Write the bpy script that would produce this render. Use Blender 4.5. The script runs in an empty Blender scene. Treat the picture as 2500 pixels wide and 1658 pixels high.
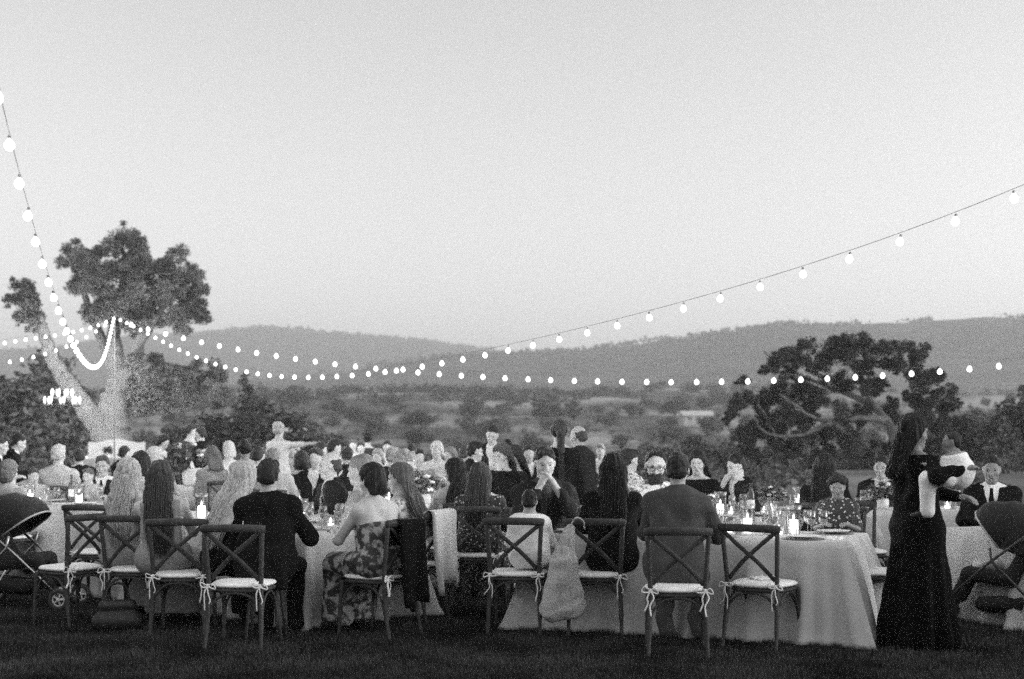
import bpy, math, random
import numpy as np
from mathutils import Vector, Matrix
R = math.radians
random.seed(7); RNG = np.random.default_rng(11)
scene = bpy.context.scene
COL = scene.collection

# ---------------------------------------------------------------- camera, sky, sun, exposure
F = 3472.0                 # focal length in photograph pixels (50 mm on a 36 mm frame, 2500 px wide)
CX, HY, EYE = 1250.0, 1047.0, 1.60
cd = bpy.data.cameras.new('camera'); cam = bpy.data.objects.new('camera', cd); COL.objects.link(cam)
cam.location = (0, 0, EYE); cam.rotation_euler = (R(90), 0, 0)
cd.lens = 50; cd.sensor_width = 36; cd.shift_y = (HY - 829.0) / 2500.0
cd.clip_start = 0.2; cd.clip_end = 9000
cd.dof.use_dof = True; cd.dof.focus_distance = 10.8; cd.dof.aperture_fstop = 2.2
scene.camera = cam

world = bpy.data.worlds.new('World'); scene.world = world; world.use_nodes = True
wn = world.node_tree.nodes; wl = world.node_tree.links
for n in list(wn): wn.remove(n)
sky = wn.new('ShaderNodeTexSky'); sky.sky_type = 'NISHITA'; sky.sun_disc = False
SUN_EL, SUN_ROT = R(12), R(95)
sky.sun_elevation = SUN_EL; sky.sun_rotation = SUN_ROT
sky.air_density = 1.0; sky.dust_density = 2.0; sky.ozone_density = 1.0
bw = wn.new('ShaderNodeRGBToBW'); bg = wn.new('ShaderNodeBackground'); wo = wn.new('ShaderNodeOutputWorld')
wl.new(sky.outputs[0], bw.inputs[0]); wl.new(bw.outputs[0], bg.inputs[0]); wl.new(bg.outputs[0], wo.inputs[0])
bg.inputs[1].default_value = 0.10

sd = bpy.data.lights.new('sun', 'SUN'); so = bpy.data.objects.new('sun', sd); COL.objects.link(so)
sd.energy = 0.25; sd.angle = R(25); sd.color = (1, 1, 1)
so.rotation_euler = (R(90) - SUN_EL, 0, R(180) - SUN_ROT); so.location = (0, 0, 30)

scene.view_settings.view_transform = 'Standard'; scene.view_settings.look = 'None'
scene.view_settings.exposure = 1.85; scene.view_settings.gamma = 1.0
scene.view_settings.use_curve_mapping = False
cy = scene.cycles
cy.use_denoising = False; cy.max_bounces = 4; cy.diffuse_bounces = 2; cy.glossy_bounces = 2
cy.transmission_bounces = 2; cy.transparent_max_bounces = 16; cy.volume_bounces = 1
cy.caustics_reflective = False; cy.caustics_refractive = False
cy.use_light_tree = True; cy.sample_clamp_indirect = .5; cy.sample_clamp_direct = 1.2

def W(px, py, Y):  # point seen at photograph pixel (px, py) standing Y metres away
    return Vector(((px - CX) / F * Y, Y, EYE - (py - HY) / F * Y))
def G(px, Y): return Vector(((px - CX) / F * Y, Y, 0.0))

# ---------------------------------------------------------------- materials (all grey: black-and-white film)
MATS = {}
def mat(name, v, rough=0.75, bump=0.0, bscale=80, var=0.0, vscale=6, spec=0.3, sheen=0.0, metal=0.0, emit=0.0):
    if name in MATS: return MATS[name]
    m = bpy.data.materials.new(name); m.use_nodes = True; nt = m.node_tree; b = nt.nodes['Principled BSDF']
    b.inputs['Base Color'].default_value = (v, v, v, 1); b.inputs['Roughness'].default_value = rough
    b.inputs['Specular IOR Level'].default_value = spec; b.inputs['Metallic'].default_value = metal
    if sheen: b.inputs['Sheen Weight'].default_value = sheen
    if emit:
        b.inputs['Emission Color'].default_value = (1, 1, 1, 1); b.inputs['Emission Strength'].default_value = emit
    tc = nt.nodes.new('ShaderNodeTexCoord')
    if var:
        no = nt.nodes.new('ShaderNodeTexNoise'); no.inputs['Scale'].default_value = vscale; no.inputs['Detail'].default_value = 6
        nt.links.new(tc.outputs['Object'], no.inputs['Vector'])
        mr = nt.nodes.new('ShaderNodeMapRange'); mr.inputs['From Min'].default_value = .3; mr.inputs['From Max'].default_value = .7
        mr.inputs['To Min'].default_value = v * (1 - var); mr.inputs['To Max'].default_value = v * (1 + var)
        nt.links.new(no.outputs['Fac'], mr.inputs['Value']); nt.links.new(mr.outputs[0], b.inputs['Base Color'])
    if bump:
        n2 = nt.nodes.new('ShaderNodeTexNoise'); n2.inputs['Scale'].default_value = bscale; n2.inputs['Detail'].default_value = 4
        nt.links.new(tc.outputs['Object'], n2.inputs['Vector'])
        bp = nt.nodes.new('ShaderNodeBump'); bp.inputs['Strength'].default_value = bump; bp.inputs['Distance'].default_value = .02
        nt.links.new(n2.outputs['Fac'], bp.inputs['Height']); nt.links.new(bp.outputs[0], b.inputs['Normal'])
    MATS[name] = m; return m

def mat_pattern(name, lo, hi, scale, thr=.5, soft=.06, kind='voronoi', rough=.8):
    if name in MATS: return MATS[name]
    m = bpy.data.materials.new(name); m.use_nodes = True; nt = m.node_tree; b = nt.nodes['Principled BSDF']
    b.inputs['Roughness'].default_value = rough
    tc = nt.nodes.new('ShaderNodeTexCoord')
    if kind == 'voronoi':
        t = nt.nodes.new('ShaderNodeTexVoronoi'); t.inputs['Scale'].default_value = scale; o = t.outputs['Distance']
    else:
        t = nt.nodes.new('ShaderNodeTexNoise'); t.inputs['Scale'].default_value = scale; t.inputs['Detail'].default_value = 5; o = t.outputs['Fac']
    nt.links.new(tc.outputs['Object'], t.inputs['Vector'])
    cr = nt.nodes.new('ShaderNodeValToRGB'); e = cr.color_ramp.elements
    e[0].position = thr - soft; e[0].color = (lo, lo, lo, 1); e[1].position = thr + soft; e[1].color = (hi, hi, hi, 1)
    nt.links.new(o, cr.inputs[0]); nt.links.new(cr.outputs[0], b.inputs['Base Color'])
    MATS[name] = m; return m

def mat_emit(name, s):
    if name in MATS: return MATS[name]
    m = bpy.data.materials.new(name); m.use_nodes = True; nt = m.node_tree
    nt.nodes.remove(nt.nodes['Principled BSDF']); e = nt.nodes.new('ShaderNodeEmission'); e.inputs[1].default_value = s
    nt.links.new(e.outputs[0], nt.nodes['Material Output'].inputs[0]); MATS[name] = m; return m

def mat_glass(name, tint=.92, refl=.6):
    if name in MATS: return MATS[name]
    m = bpy.data.materials.new(name); m.use_nodes = True; nt = m.node_tree
    nt.nodes.remove(nt.nodes['Principled BSDF'])
    tr = nt.nodes.new('ShaderNodeBsdfTransparent'); tr.inputs[0].default_value = (tint, tint, tint, 1)
    gl = nt.nodes.new('ShaderNodeBsdfGlossy'); gl.inputs['Roughness'].default_value = .06; gl.inputs[0].default_value = (1, 1, 1, 1)
    lw = nt.nodes.new('ShaderNodeLayerWeight'); lw.inputs[0].default_value = .35
    ma = nt.nodes.new('ShaderNodeMath'); ma.operation = 'MULTIPLY_ADD'; ma.inputs[1].default_value = refl; ma.inputs[2].default_value = .06
    mx = nt.nodes.new('ShaderNodeMixShader')
    nt.links.new(lw.outputs['Facing'], ma.inputs[0]); nt.links.new(ma.outputs[0], mx.inputs[0])
    nt.links.new(tr.outputs[0], mx.inputs[1]); nt.links.new(gl.outputs[0], mx.inputs[2])
    nt.links.new(mx.outputs[0], nt.nodes['Material Output'].inputs[0]); MATS[name] = m; return m

# ---------------------------------------------------------------- object helpers
def link(name, data, parent=None, m=None):
    o = bpy.data.objects.new(name, data); COL.objects.link(o)
    if m is not None and data is not None and not data.materials: data.materials.append(m)
    if parent is not None: o.parent = parent
    return o
def tag(o, label=None, cat=None, group=None, kind=None):
    if label: o['label'] = label
    if cat: o['category'] = cat
    if group: o['group'] = group
    if kind: o['kind'] = kind
    return o
def empty(name, loc=(0, 0, 0), rz=0.0, scale=1.0):
    o = bpy.data.objects.new(name, None); COL.objects.link(o); o.empty_display_size = .1
    o.location = loc; o.rotation_euler = (0, 0, rz); o.scale = (scale,) * 3
    return o
def copy_tree(o, parent=None):
    c = o.copy(); COL.objects.link(c); c.parent = parent
    for ch in list(o.children): copy_tree(ch, c)
    return c

def np_mesh(name, V, Q, smooth=True):
    """mesh from an (n,3) array and an (m,4) or (m,3) index array"""
    V = np.asarray(V, np.float32); Q = np.asarray(Q, np.int32); k = Q.shape[1]
    me = bpy.data.meshes.new(name); me.vertices.add(len(V)); me.vertices.foreach_set('co', V.ravel())
    me.loops.add(Q.size); me.loops.foreach_set('vertex_index', Q.ravel())
    me.polygons.add(len(Q)); me.polygons.foreach_set('loop_start', np.arange(0, Q.size, k, dtype=np.int32))
    me.polygons.foreach_set('use_smooth', np.full(len(Q), smooth)); me.update(calc_edges=True)
    return me

class MB:
    def __init__(s): s.v = []; s.f = []
    def add(s, vs, fs):
        b = len(s.v); s.v += [tuple(v) for v in vs]; s.f += [tuple(i + b for i in f) for f in fs]; return s
    def box(s, c, d, rot=None, bev=0.0):
        hx, hy, hz = d[0] / 2, d[1] / 2, d[2] / 2; c = Vector(c)
        b = min(bev, hx * .9, hy * .9, hz * .9)
        if b <= 0:
            P = [Vector((x * hx, y * hy, z * hz)) for z in (-1, 1) for y in (-1, 1) for x in (-1, 1)]
            Fs = [(0, 2, 3, 1), (4, 5, 7, 6), (0, 1, 5, 4), (2, 6, 7, 3), (0, 4, 6, 2), (1, 3, 7, 5)]
        else:
            ring = lambda x, y, z: [Vector((sx * x - (b if k else 0) * sx, sy * y - (0 if k else b) * sy, z)) for sx, sy, k in
                                    ((1, 1, 1), (-1, 1, 1), (-1, 1, 0), (-1, -1, 0), (-1, -1, 1), (1, -1, 1), (1, -1, 0), (1, 1, 0))]
            P = ring(hx - b, hy - b, -hz) + ring(hx, hy, -hz + b) + ring(hx, hy, hz - b) + ring(hx - b, hy - b, hz)
            Fs = [tuple(range(7, -1, -1)), tuple(range(24, 32))]
            for r in range(3):
                for k in range(8): Fs.append((r * 8 + k, r * 8 + (k + 1) % 8, r * 8 + 8 + (k + 1) % 8, r * 8 + 8 + k))
        if rot is not None: P = [rot @ p for p in P]
        return s.add([c + p for p in P], Fs)
    def tube(s, pts, r, n=8, flat=1.0, up=None, cap=True):
        pts = [Vector(p) for p in pts]; m = len(pts)
        rs = r if isinstance(r, (list, tuple)) else [r] * m
        vs = []; prev = None
        for i, p in enumerate(pts):
            t = (pts[min(i + 1, m - 1)] - pts[max(i - 1, 0)]).normalized()
            if prev is None:
                a = Vector(up) if up is not None else (Vector((0, 0, 1)) if abs(t.z) < .9 else Vector((1, 0, 0)))
            else: a = prev
            nrm = (a - t * a.dot(t)).normalized(); prev = nrm; bn = t.cross(nrm)
            for k in range(n):
                q = 2 * math.pi * k / n
                vs.append(p + nrm * (math.cos(q) * rs[i] * flat) + bn * (math.sin(q) * rs[i]))
        fs = [(i * n + k, i * n + (k + 1) % n, (i + 1) * n + (k + 1) % n, (i + 1) * n + k) for i in range(m - 1) for k in range(n)]
        if cap: fs += [tuple(range(n - 1, -1, -1)), tuple(range((m - 1) * n, m * n))]
        return s.add(vs, fs)
    def lathe(s, prof, n=16, c=(0, 0, 0)):
        vs = []; fs = []
        for (r, z) in prof:
            for k in range(n):
                q = 2 * math.pi * k / n; vs.append((c[0] + r * math.cos(q), c[1] + r * math.sin(q), c[2] + z))
        for i in range(len(prof) - 1):
            for k in range(n): fs.append((i * n + k, i * n + (k + 1) % n, (i + 1) * n + (k + 1) % n, (i + 1) * n + k))
        return s.add(vs, fs)
    def ell(s, c, r, n=10, m=6, rot=None):
        c = Vector(c); vs = [Vector((0, 0, -r[2]))]
        for i in range(1, m):
            a = -math.pi / 2 + math.pi * i / m
            for k in range(n):
                q = 2 * math.pi * k / n; vs.append(Vector((r[0] * math.cos(a) * math.cos(q), r[1] * math.cos(a) * math.sin(q), r[2] * math.sin(a))))
        vs.append(Vector((0, 0, r[2]))); L = len(vs) - 1
        fs = [(0, 1 + (k + 1) % n, 1 + k) for k in range(n)]
        for i in range(m - 2):
            for k in range(n): fs.append((1 + i * n + k, 1 + i * n + (k + 1) % n, 1 + (i + 1) * n + (k + 1) % n, 1 + (i + 1) * n + k))
        fs += [(L, 1 + (m - 2) * n + k, 1 + (m - 2) * n + (k + 1) % n) for k in range(n)]
        if rot is not None: vs = [rot @ v for v in vs]
        return s.add([c + v for v in vs], fs)
    def torus(s, c, r, r2, n=20, m=6, rot=None):
        c = Vector(c); vs = []; fs = []
        for i in range(n):
            a = 2 * math.pi * i / n
            for k in range(m):
                b = 2 * math.pi * k / m; v = Vector(((r + r2 * math.cos(b)) * math.cos(a), (r + r2 * math.cos(b)) * math.sin(a), r2 * math.sin(b)))
                vs.append(c + (rot @ v if rot is not None else v))
        for i in range(n):
            for k in range(m): fs.append((i * m + k, ((i + 1) % n) * m + k, ((i + 1) % n) * m + (k + 1) % m, i * m + (k + 1) % m))
        return s.add(vs, fs)
    def mesh(s, name, smooth=True):
        me = bpy.data.meshes.new(name); me.from_pydata([tuple(v) for v in s.v], [], s.f)
        if smooth: me.polygons.foreach_set('use_smooth', [True] * len(me.polygons))
        me.update(); return me
    def build(s, name, m, parent=None, smooth=True): return link(name, s.mesh(name, smooth), parent, m)

def smooth_path(pts, n=6):
    """Catmull-Rom through the points"""
    P = [Vector(p) for p in pts]; P = [P[0] * 2 - P[1]] + P + [P[-1] * 2 - P[-2]]; out = []
    for i in range(1, len(P) - 2):
        for k in range(n):
            t = k / n; a, b, c, d = P[i - 1], P[i], P[i + 1], P[i + 2]
            out.append(.5 * ((2 * b) + (c - a) * t + (2 * a - 5 * b + 4 * c - d) * t * t + (3 * b - a - 3 * c + d) * t ** 3))
    out.append(P[-2]); return out

# ---------------------------------------------------------------- ground
def fnoise(x, y, seed=0, oct=4, base=1.0):
    """cheap smooth value noise on arrays"""
    x = np.asarray(x, float); y = np.asarray(y, float); out = np.zeros(np.broadcast(x, y).shape); amp = 1.0; tot = 0; f = base
    for o in range(oct):
        xi = np.floor(x * f).astype(np.int64); yi = np.floor(y * f).astype(np.int64); fx = x * f - xi; fy = y * f - yi
        fx = fx * fx * (3 - 2 * fx); fy = fy * fy * (3 - 2 * fy)
        def h(a, b):
            n = (a * 374761393 + b * 668265263 + (seed + o) * 1442695041) & 0x7fffffff
            n = ((n ^ (n >> 13)) * 1274126177) & 0x7fffffff
            return (n & 0xffff) / 65535.0
        v = (h(xi, yi) * (1 - fx) + h(xi + 1, yi) * fx) * (1 - fy) + (h(xi, yi + 1) * (1 - fx) + h(xi + 1, yi + 1) * fx) * fy
        out += v * amp; tot += amp; amp *= .5; f *= 2
    return out / tot
def ramp(v, a, b): t = np.clip((v - a) / (b - a), 0, 1); return t * t * (3 - 2 * t)
def ground_z(x, y):
    x = np.asarray(x, float); y = np.asarray(y, float)
    z = -3.2 * ramp(y, 54, 90) + 19.0 * ramp(y, 95, 620) + 3.0 * np.clip((y - 600) / 400.0, 0, 1)
    return z + ramp(y, 56, 120) * (fnoise(x, y, 3, 3, 1 / 60.0) - .5) * (2.0 + y / 120.0)

ys = np.concatenate([np.linspace(-30, 6, 8), np.linspace(7, 40, 34), np.linspace(42, 200, 60), np.linspace(210, 1100, 60), np.linspace(1200, 7000, 12)])
xs = np.concatenate([np.linspace(-3500, -420, 10), np.linspace(-400, 400, 161), np.linspace(420, 3500, 10)])
gx, gy = np.meshgrid(xs, ys); gz = ground_z(gx, gy)
idx = np.arange(gx.size).reshape(gx.shape)
gq = np.stack([idx[:-1, :-1], idx[:-1, 1:], idx[1:, 1:], idx[1:, :-1]], -1).reshape(-1, 4)
gm = bpy.data.materials.new('ground'); gm.use_nodes = True
nt = gm.node_tree; pb = nt.nodes['Principled BSDF']; pb.inputs['Roughness'].default_value = 1; pb.inputs['Specular IOR Level'].default_value = 0.0
tc = nt.nodes.new('ShaderNodeTexCoord'); sp = nt.nodes.new('ShaderNodeSeparateXYZ'); nt.links.new(tc.outputs['Object'], sp.inputs[0])
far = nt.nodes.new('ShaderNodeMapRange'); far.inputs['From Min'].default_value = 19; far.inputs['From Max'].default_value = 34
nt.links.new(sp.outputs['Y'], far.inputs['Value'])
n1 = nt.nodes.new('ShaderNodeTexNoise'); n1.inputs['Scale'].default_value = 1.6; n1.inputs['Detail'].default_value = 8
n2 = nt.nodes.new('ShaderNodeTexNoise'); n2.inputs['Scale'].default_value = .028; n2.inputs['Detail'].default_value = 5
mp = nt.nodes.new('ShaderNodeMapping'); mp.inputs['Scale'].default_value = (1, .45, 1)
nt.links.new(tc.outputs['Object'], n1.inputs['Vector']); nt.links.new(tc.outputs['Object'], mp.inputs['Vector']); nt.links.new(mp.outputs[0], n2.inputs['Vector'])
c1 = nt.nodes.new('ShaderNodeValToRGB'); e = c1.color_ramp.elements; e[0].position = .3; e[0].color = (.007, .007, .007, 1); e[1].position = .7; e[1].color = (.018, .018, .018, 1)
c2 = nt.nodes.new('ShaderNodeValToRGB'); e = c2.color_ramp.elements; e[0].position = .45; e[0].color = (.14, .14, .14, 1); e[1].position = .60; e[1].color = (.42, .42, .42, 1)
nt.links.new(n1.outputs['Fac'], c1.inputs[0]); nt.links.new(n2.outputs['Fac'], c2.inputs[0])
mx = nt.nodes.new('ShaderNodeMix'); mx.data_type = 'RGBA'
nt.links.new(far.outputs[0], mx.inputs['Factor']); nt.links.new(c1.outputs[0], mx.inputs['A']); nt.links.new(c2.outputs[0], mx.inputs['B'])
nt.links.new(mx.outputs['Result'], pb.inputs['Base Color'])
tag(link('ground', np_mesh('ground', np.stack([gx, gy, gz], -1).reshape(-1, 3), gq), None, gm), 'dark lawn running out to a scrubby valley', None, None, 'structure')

# ---------------------------------------------------------------- hills
def hill(name, pts, Y, front, back, m, label, seed):
    px = np.array([p[0] for p in pts], float); py = np.array([p[1] for p in pts], float)
    X = (px - CX) / F * Y; Z = EYE + (HY - py) / F * Y
    nx = 220; x = np.linspace(X[0], X[-1], nx); rz = np.interp(x, X, Z)
    rz = np.convolve(np.pad(rz, 3, mode='edge'), np.ones(7) / 7, 'valid')
    rz += (fnoise(x, x * 0, seed, 4, 1 / 90.0) - .5) * 7
    prof = np.concatenate([np.linspace(-1, 0, 40), np.linspace(0, 1, 10)[1:]])
    y = np.where(prof < 0, Y + prof * front, Y + prof * back)
    h = np.where(prof < 0, 1 - ramp(-prof, 0, 1) ** .8, 1 - .6 * prof)
    gX, gP = np.meshgrid(x, np.arange(len(prof))); gY = y[gP]
    gZ = rz[None, :] * h[:, None] - 4 + (fnoise(gX, gY, seed + 5, 5, 1 / 140.0) - .5) * 42 * np.minimum(1, (-prof).clip(0) * 4)[:, None] * (1 - (-prof).clip(0, 1))[:, None]
    i = np.arange(gX.size).reshape(gX.shape); q = np.stack([i[:-1, :-1], i[:-1, 1:], i[1:, 1:], i[1:, :-1]], -1).reshape(-1, 4)
    tag(link(name, np_mesh(name, np.stack([gX, gY, gZ], -1).reshape(-1, 3), q), None, m), label, None, None, 'structure')
    rg = np.random.default_rng(seed); n = 16000; a = rg.random(n) * (nx - 1.01); r_ = rg.random(n) * 39.0; ai = a.astype(int); ri = r_.astype(int); fa = (a - ai); fr = (r_ - ri)
    def lerp2(A): return (A[ri, ai] * (1 - fa) + A[ri, ai + 1] * fa) * (1 - fr) + (A[ri + 1, ai] * (1 - fa) + A[ri + 1, ai + 1] * fa) * fr
    px_, py_, pz_ = lerp2(gX), lerp2(gY), lerp2(gZ); k = fnoise(px_, py_, seed + 2, 4, 1 / 120.0) > .47
    HILLP.append(np.stack([px_, py_, pz_], 1)[k])
HILLP = []
hm = mat('hill_scrub', .075, 1.0, bump=.0, var=.6, vscale=.02, spec=0)
hill('hills', [(-900, 900), (-300, 870), (200, 840), (430, 815), (500, 806), (560, 797), (640, 793), (720, 793), (790, 808), (860, 812), (930, 818), (1000, 825), (1080, 835), (1160, 845), (1220, 852), (1300, 862), (1500, 885), (1900, 930), (2600, 960)],
     2600, 1300, 700, hm, 'far ridge of low hills fading into the evening haze', 21)
hill('hills', [(500, 935), (900, 892), (1100, 866), (1250, 856), (1400, 848), (1490, 838), (1600, 825), (1700, 812), (1800, 803), (1890, 796), (1960, 797), (2010, 790), (2100, 784), (2200, 778), (2300, 772), (2400, 765), (2500, 768), (2900, 740), (3600, 760)],
     1500, 720, 900, hm, 'nearer long ridge rising above the spreading oak', 33)

# ---------------------------------------------------------------- foliage
def leaf_cards(blobs, n, size, seed, shell=.55, aspect=.55, loose=.4):
    rg = np.random.default_rng(seed); w = np.array([b[1] ** 2 for b in blobs]); w = w / w.sum()
    k = rg.choice(len(blobs), n, p=w); C = np.array([tuple(b[0]) for b in blobs])[k]; r = np.array([b[1] for b in blobs])[k]
    sq = np.array([b[2] if len(b) > 2 else .8 for b in blobs])[k]
    d = rg.normal(size=(n, 3)); d /= np.linalg.norm(d, axis=1)[:, None]
    # leaf clusters: pull the leaves of a blob towards a few dozen twigs
    rad = r * (shell + (1.16 - shell) * rg.random(n) ** .7)
    tw = rg.normal(size=(len(blobs), 26, 3)); tw /= np.linalg.norm(tw, axis=2)[:, :, None]
    t = tw[k, rg.integers(0, 26, n)]; d = t + d * loose; d /= np.linalg.norm(d, axis=1)[:, None]
    rad *= .82 + .36 * ((np.sin(t[:, 0] * 17 + k) * np.cos(t[:, 2] * 13 + k * 2) + 1) / 2)
    P = C + d * rad[:, None] * np.stack([np.ones(n), np.ones(n), sq], 1)
    a = rg.normal(size=(n, 3)); a /= np.linalg.norm(a, axis=1)[:, None]
    b = np.cross(a, rg.normal(size=(n, 3))); b /= np.linalg.norm(b, axis=1)[:, None]
    s = size * (.6 + .8 * rg.random(n)); a *= s[:, None]; b *= (s * aspect)[:, None]
    c = np.cross(a, b) / s[:, None] * .35
    V = np.stack([P - a, P + b + c, P + a, P - b + c], 1).reshape(-1, 3); Q = np.arange(4 * n).reshape(n, 4)
    return V, Q
def sprays(blobs, seed, n=4, f=.5):
    rg = random.Random(seed); out = list(blobs)
    for b in blobs:
        for _ in range(n):
            v = Vector((rg.gauss(0, 1), rg.gauss(0, 1), rg.gauss(0, 1))).normalized(); out.append((Vector(b[0]) + v * b[1] * rg.uniform(.8, 1.25), b[1] * f * rg.uniform(.5, 1.1)))
    return out
def mat_leaf(name, v):
    m = mat(name, v, .85, var=.5, vscale=1.5, spec=.1); return m
LEAF = mat_leaf('oak_leaf', .19); LEAF2 = mat_leaf('pale_leaf', .17); LEAF3 = mat_leaf('dark_leaf', .078); LEAF4 = mat_leaf('scrub_leaf', .10)
BARK = mat('bark', .16, .95, bump=.9, bscale=14, var=.45, vscale=5)
BARK2 = mat('bark_dark', .10, .95, bump=.9, bscale=14, var=.4, vscale=5)

def limb(mb, pts, r0, r1, n=10, wob=.05, seed=0):
    rg = random.Random(seed); P = smooth_path(pts, 6); m = len(P)
    P = [p + Vector((rg.uniform(-1, 1), rg.uniform(-1, 1), rg.uniform(-.5, .5))) * wob * (i > 0) for i, p in enumerate(P)]
    mb.tube(P, [(r0 + (r1 - r0) * (i / (m - 1)) ** .8) * (1 + .08 * rg.uniform(-1, 1)) for i in range(m)], n)

# the big oak by the white settee
YT = 44.0
oak = empty('oak_tree', G(280, YT)); tag(oak, 'large pale-trunked oak with leaning limb, string lights tied to it', 'tree')
o0 = oak.location
def L(px, py, dy=0.0): return W(px, py, YT + dy) - o0
tm = MB()
limb(tm, [L(283, 1225), L(280, 1130), L(279, 1060), L(281, 1010), L(284, 960)], 0.625, 0.462, 16, .02, 1)
limb(tm, [L(262, 1075), L(235, 1030), L(200, 985), L(165, 935), L(130, 880, -.5), L(110, 820, -.8), L(95, 770, -1)], 0.450, 0.140, 14, .03, 2)
limb(tm, [L(284, 970), L(290, 900), L(276, 830), L(290, 760, .5), L(300, 660, .5), L(300, 590, .6)], 0.375, 0.056, 12, .04, 3)
limb(tm, [L(288, 960), L(318, 890, -.4), L(360, 800, -.6), L(420, 730, -.8), L(470, 690, -1)], 0.275, 0.042, 10, .05, 4)
limb(tm, [L(286, 985), L(330, 940, .6), L(400, 905, 1), L(470, 900, 1.2), L(520, 920, 1.2)], 0.225, 0.042, 10, .05, 5)
limb(tm, [L(282, 900), L(235, 800, .8), L(200, 700, 1.2), L(190, 640, 1.4)], 0.213, 0.042, 10, .05, 6)
limb(tm, [L(110, 820, -.8), L(85, 770, -1), L(62, 725, -1.2)], 0.100, 0.028, 8, .03, 7)
limb(tm, [L(318, 890, -.4), L(350, 930, -.8), L(372, 985, -1)], 0.100, 0.028, 8, .03, 8)
limb(tm, [L(300, 700, .5), L(350, 660, .9), L(385, 640, 1.2)], 0.100, 0.028, 8, .03, 9)
tm.build('trunk', BARK, oak)
PXM = YT / F
ob = [(300, 585, 46, .2), (262, 606, 34, -.3), (338, 600, 34, .4), (178, 625, 38, .4), (150, 640, 22, 0), (215, 650, 45, -.4), (205, 690, 45, .8), (260, 675, 52, -.6), (305, 655, 50, .8),
      (350, 670, 52, .2), (395, 655, 34, -.5), (430, 668, 40, -.6), (475, 678, 34, .3), (495, 705, 24, 0), (460, 720, 42, .6), (400, 715, 50, -.8), (335, 730, 55, -.9), (270, 735, 50, 1),
      (240, 770, 34, -.5), (360, 775, 44, .7), (425, 770, 45, -.4), (470, 765, 36, .4), (500, 778, 24, .2), (445, 800, 26, -.3), (60, 712, 34, -.8), (40, 698, 22, -.7), (72, 750, 34, -1), (50, 775, 24, -1), (84, 790, 24, -1.1),
      (330, 890, 34, -.7), (365, 930, 40, -.9), (400, 905, 40, .8), (420, 950, 40, -.5), (385, 985, 36, -.9), (452, 925, 38, 1), (490, 945, 36, 1.1), (455, 985, 34, .9), (520, 925, 32, 1.2), (540, 960, 26, 1.2), (300, 960, 20, .9), (355, 1005, 24, -.9), (320, 940, 24, .8)]
rg = random.Random(14)
for cx_, cy__, rx, ry, n in ((325, 690, 180, 118, 44), (425, 930, 130, 72, 26), (60, 742, 42, 50, 8)):
    for _ in range(n):
        q = rg.uniform(0, 6.283); w_ = rg.random() ** .5; ob.append((cx_ + rx * w_ * math.cos(q), cy__ + ry * w_ * math.sin(q), rg.uniform(17, 30), rg.uniform(-1.6, 1.6)))
V, Q = leaf_cards(sprays([(L(a, b, d), c * PXM * .74) for a, b, c, d in ob], 1, 6, .5), 160000, .034, 5, .05, loose=1.0)
link('crown', np_mesh('crown', V, Q, False), oak, LEAF)

# the spreading oak beyond the tables
YR = 50.0
oak2 = empty('oak_tree', G(2150, YR)); tag(oak2, 'low spreading oak with twisting bare limbs beyond the child in white', 'tree')
o0 = oak2.location; oak2.location.z = float(ground_z(o0.x, YR)); o0 = oak2.location.copy()
def L(px, py, dy=0.0): return W(px, py, YR + dy) - o0
tm = MB()
limb(tm, [L(2205, 1130), L(2190, 1080), L(2165, 1030), L(2130, 985), L(2110, 940), L(2075, 890)], 0.245, 0.056, 12, .05, 11)
limb(tm, [L(2195, 1110), L(2235, 1040, .5), L(2240, 980, .8), L(2210, 910, 1), L(2180, 860, 1)], 0.187, 0.040, 10, .06, 12)
limb(tm, [L(2160, 1025), L(2100, 1020, -.6), L(2030, 1030, -1), L(1970, 1010, -1.4), L(1900, 960, -1.6)], 0.144, 0.032, 10, .07, 13)
limb(tm, [L(2125, 985), L(2060, 960, .6), L(1990, 930, 1), L(1920, 900, 1.2), L(1870, 860, 1.2)], 0.122, 0.032, 10, .07, 14)
limb(tm, [L(2110, 950), L(2120, 900, -.5), L(2100, 860, -.7), L(2060, 830, -.8)], 0.094, 0.024, 8, .05, 15)
limb(tm, [L(2030, 1030, -1), L(1960, 1060, -1.2), L(1880, 1060, -1.2), L(1830, 1010, -1.2)], 0.079, 0.024, 8, .06, 16)
limb(tm, [L(2230, 1030, .5), L(2290, 980, .4), L(2320, 940, .3)], 0.086, 0.024, 8, .05, 17)
limb(tm, [L(1895, 1110), L(1890, 1060), L(1860, 1000), L(1835, 960)], 0.072, 0.024, 8, .05, 18)
tm.build('trunk', mat('bark_grey', .17, .95, bump=.9, bscale=14, var=.4, vscale=5), oak2)
PXM = YR / F
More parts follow.
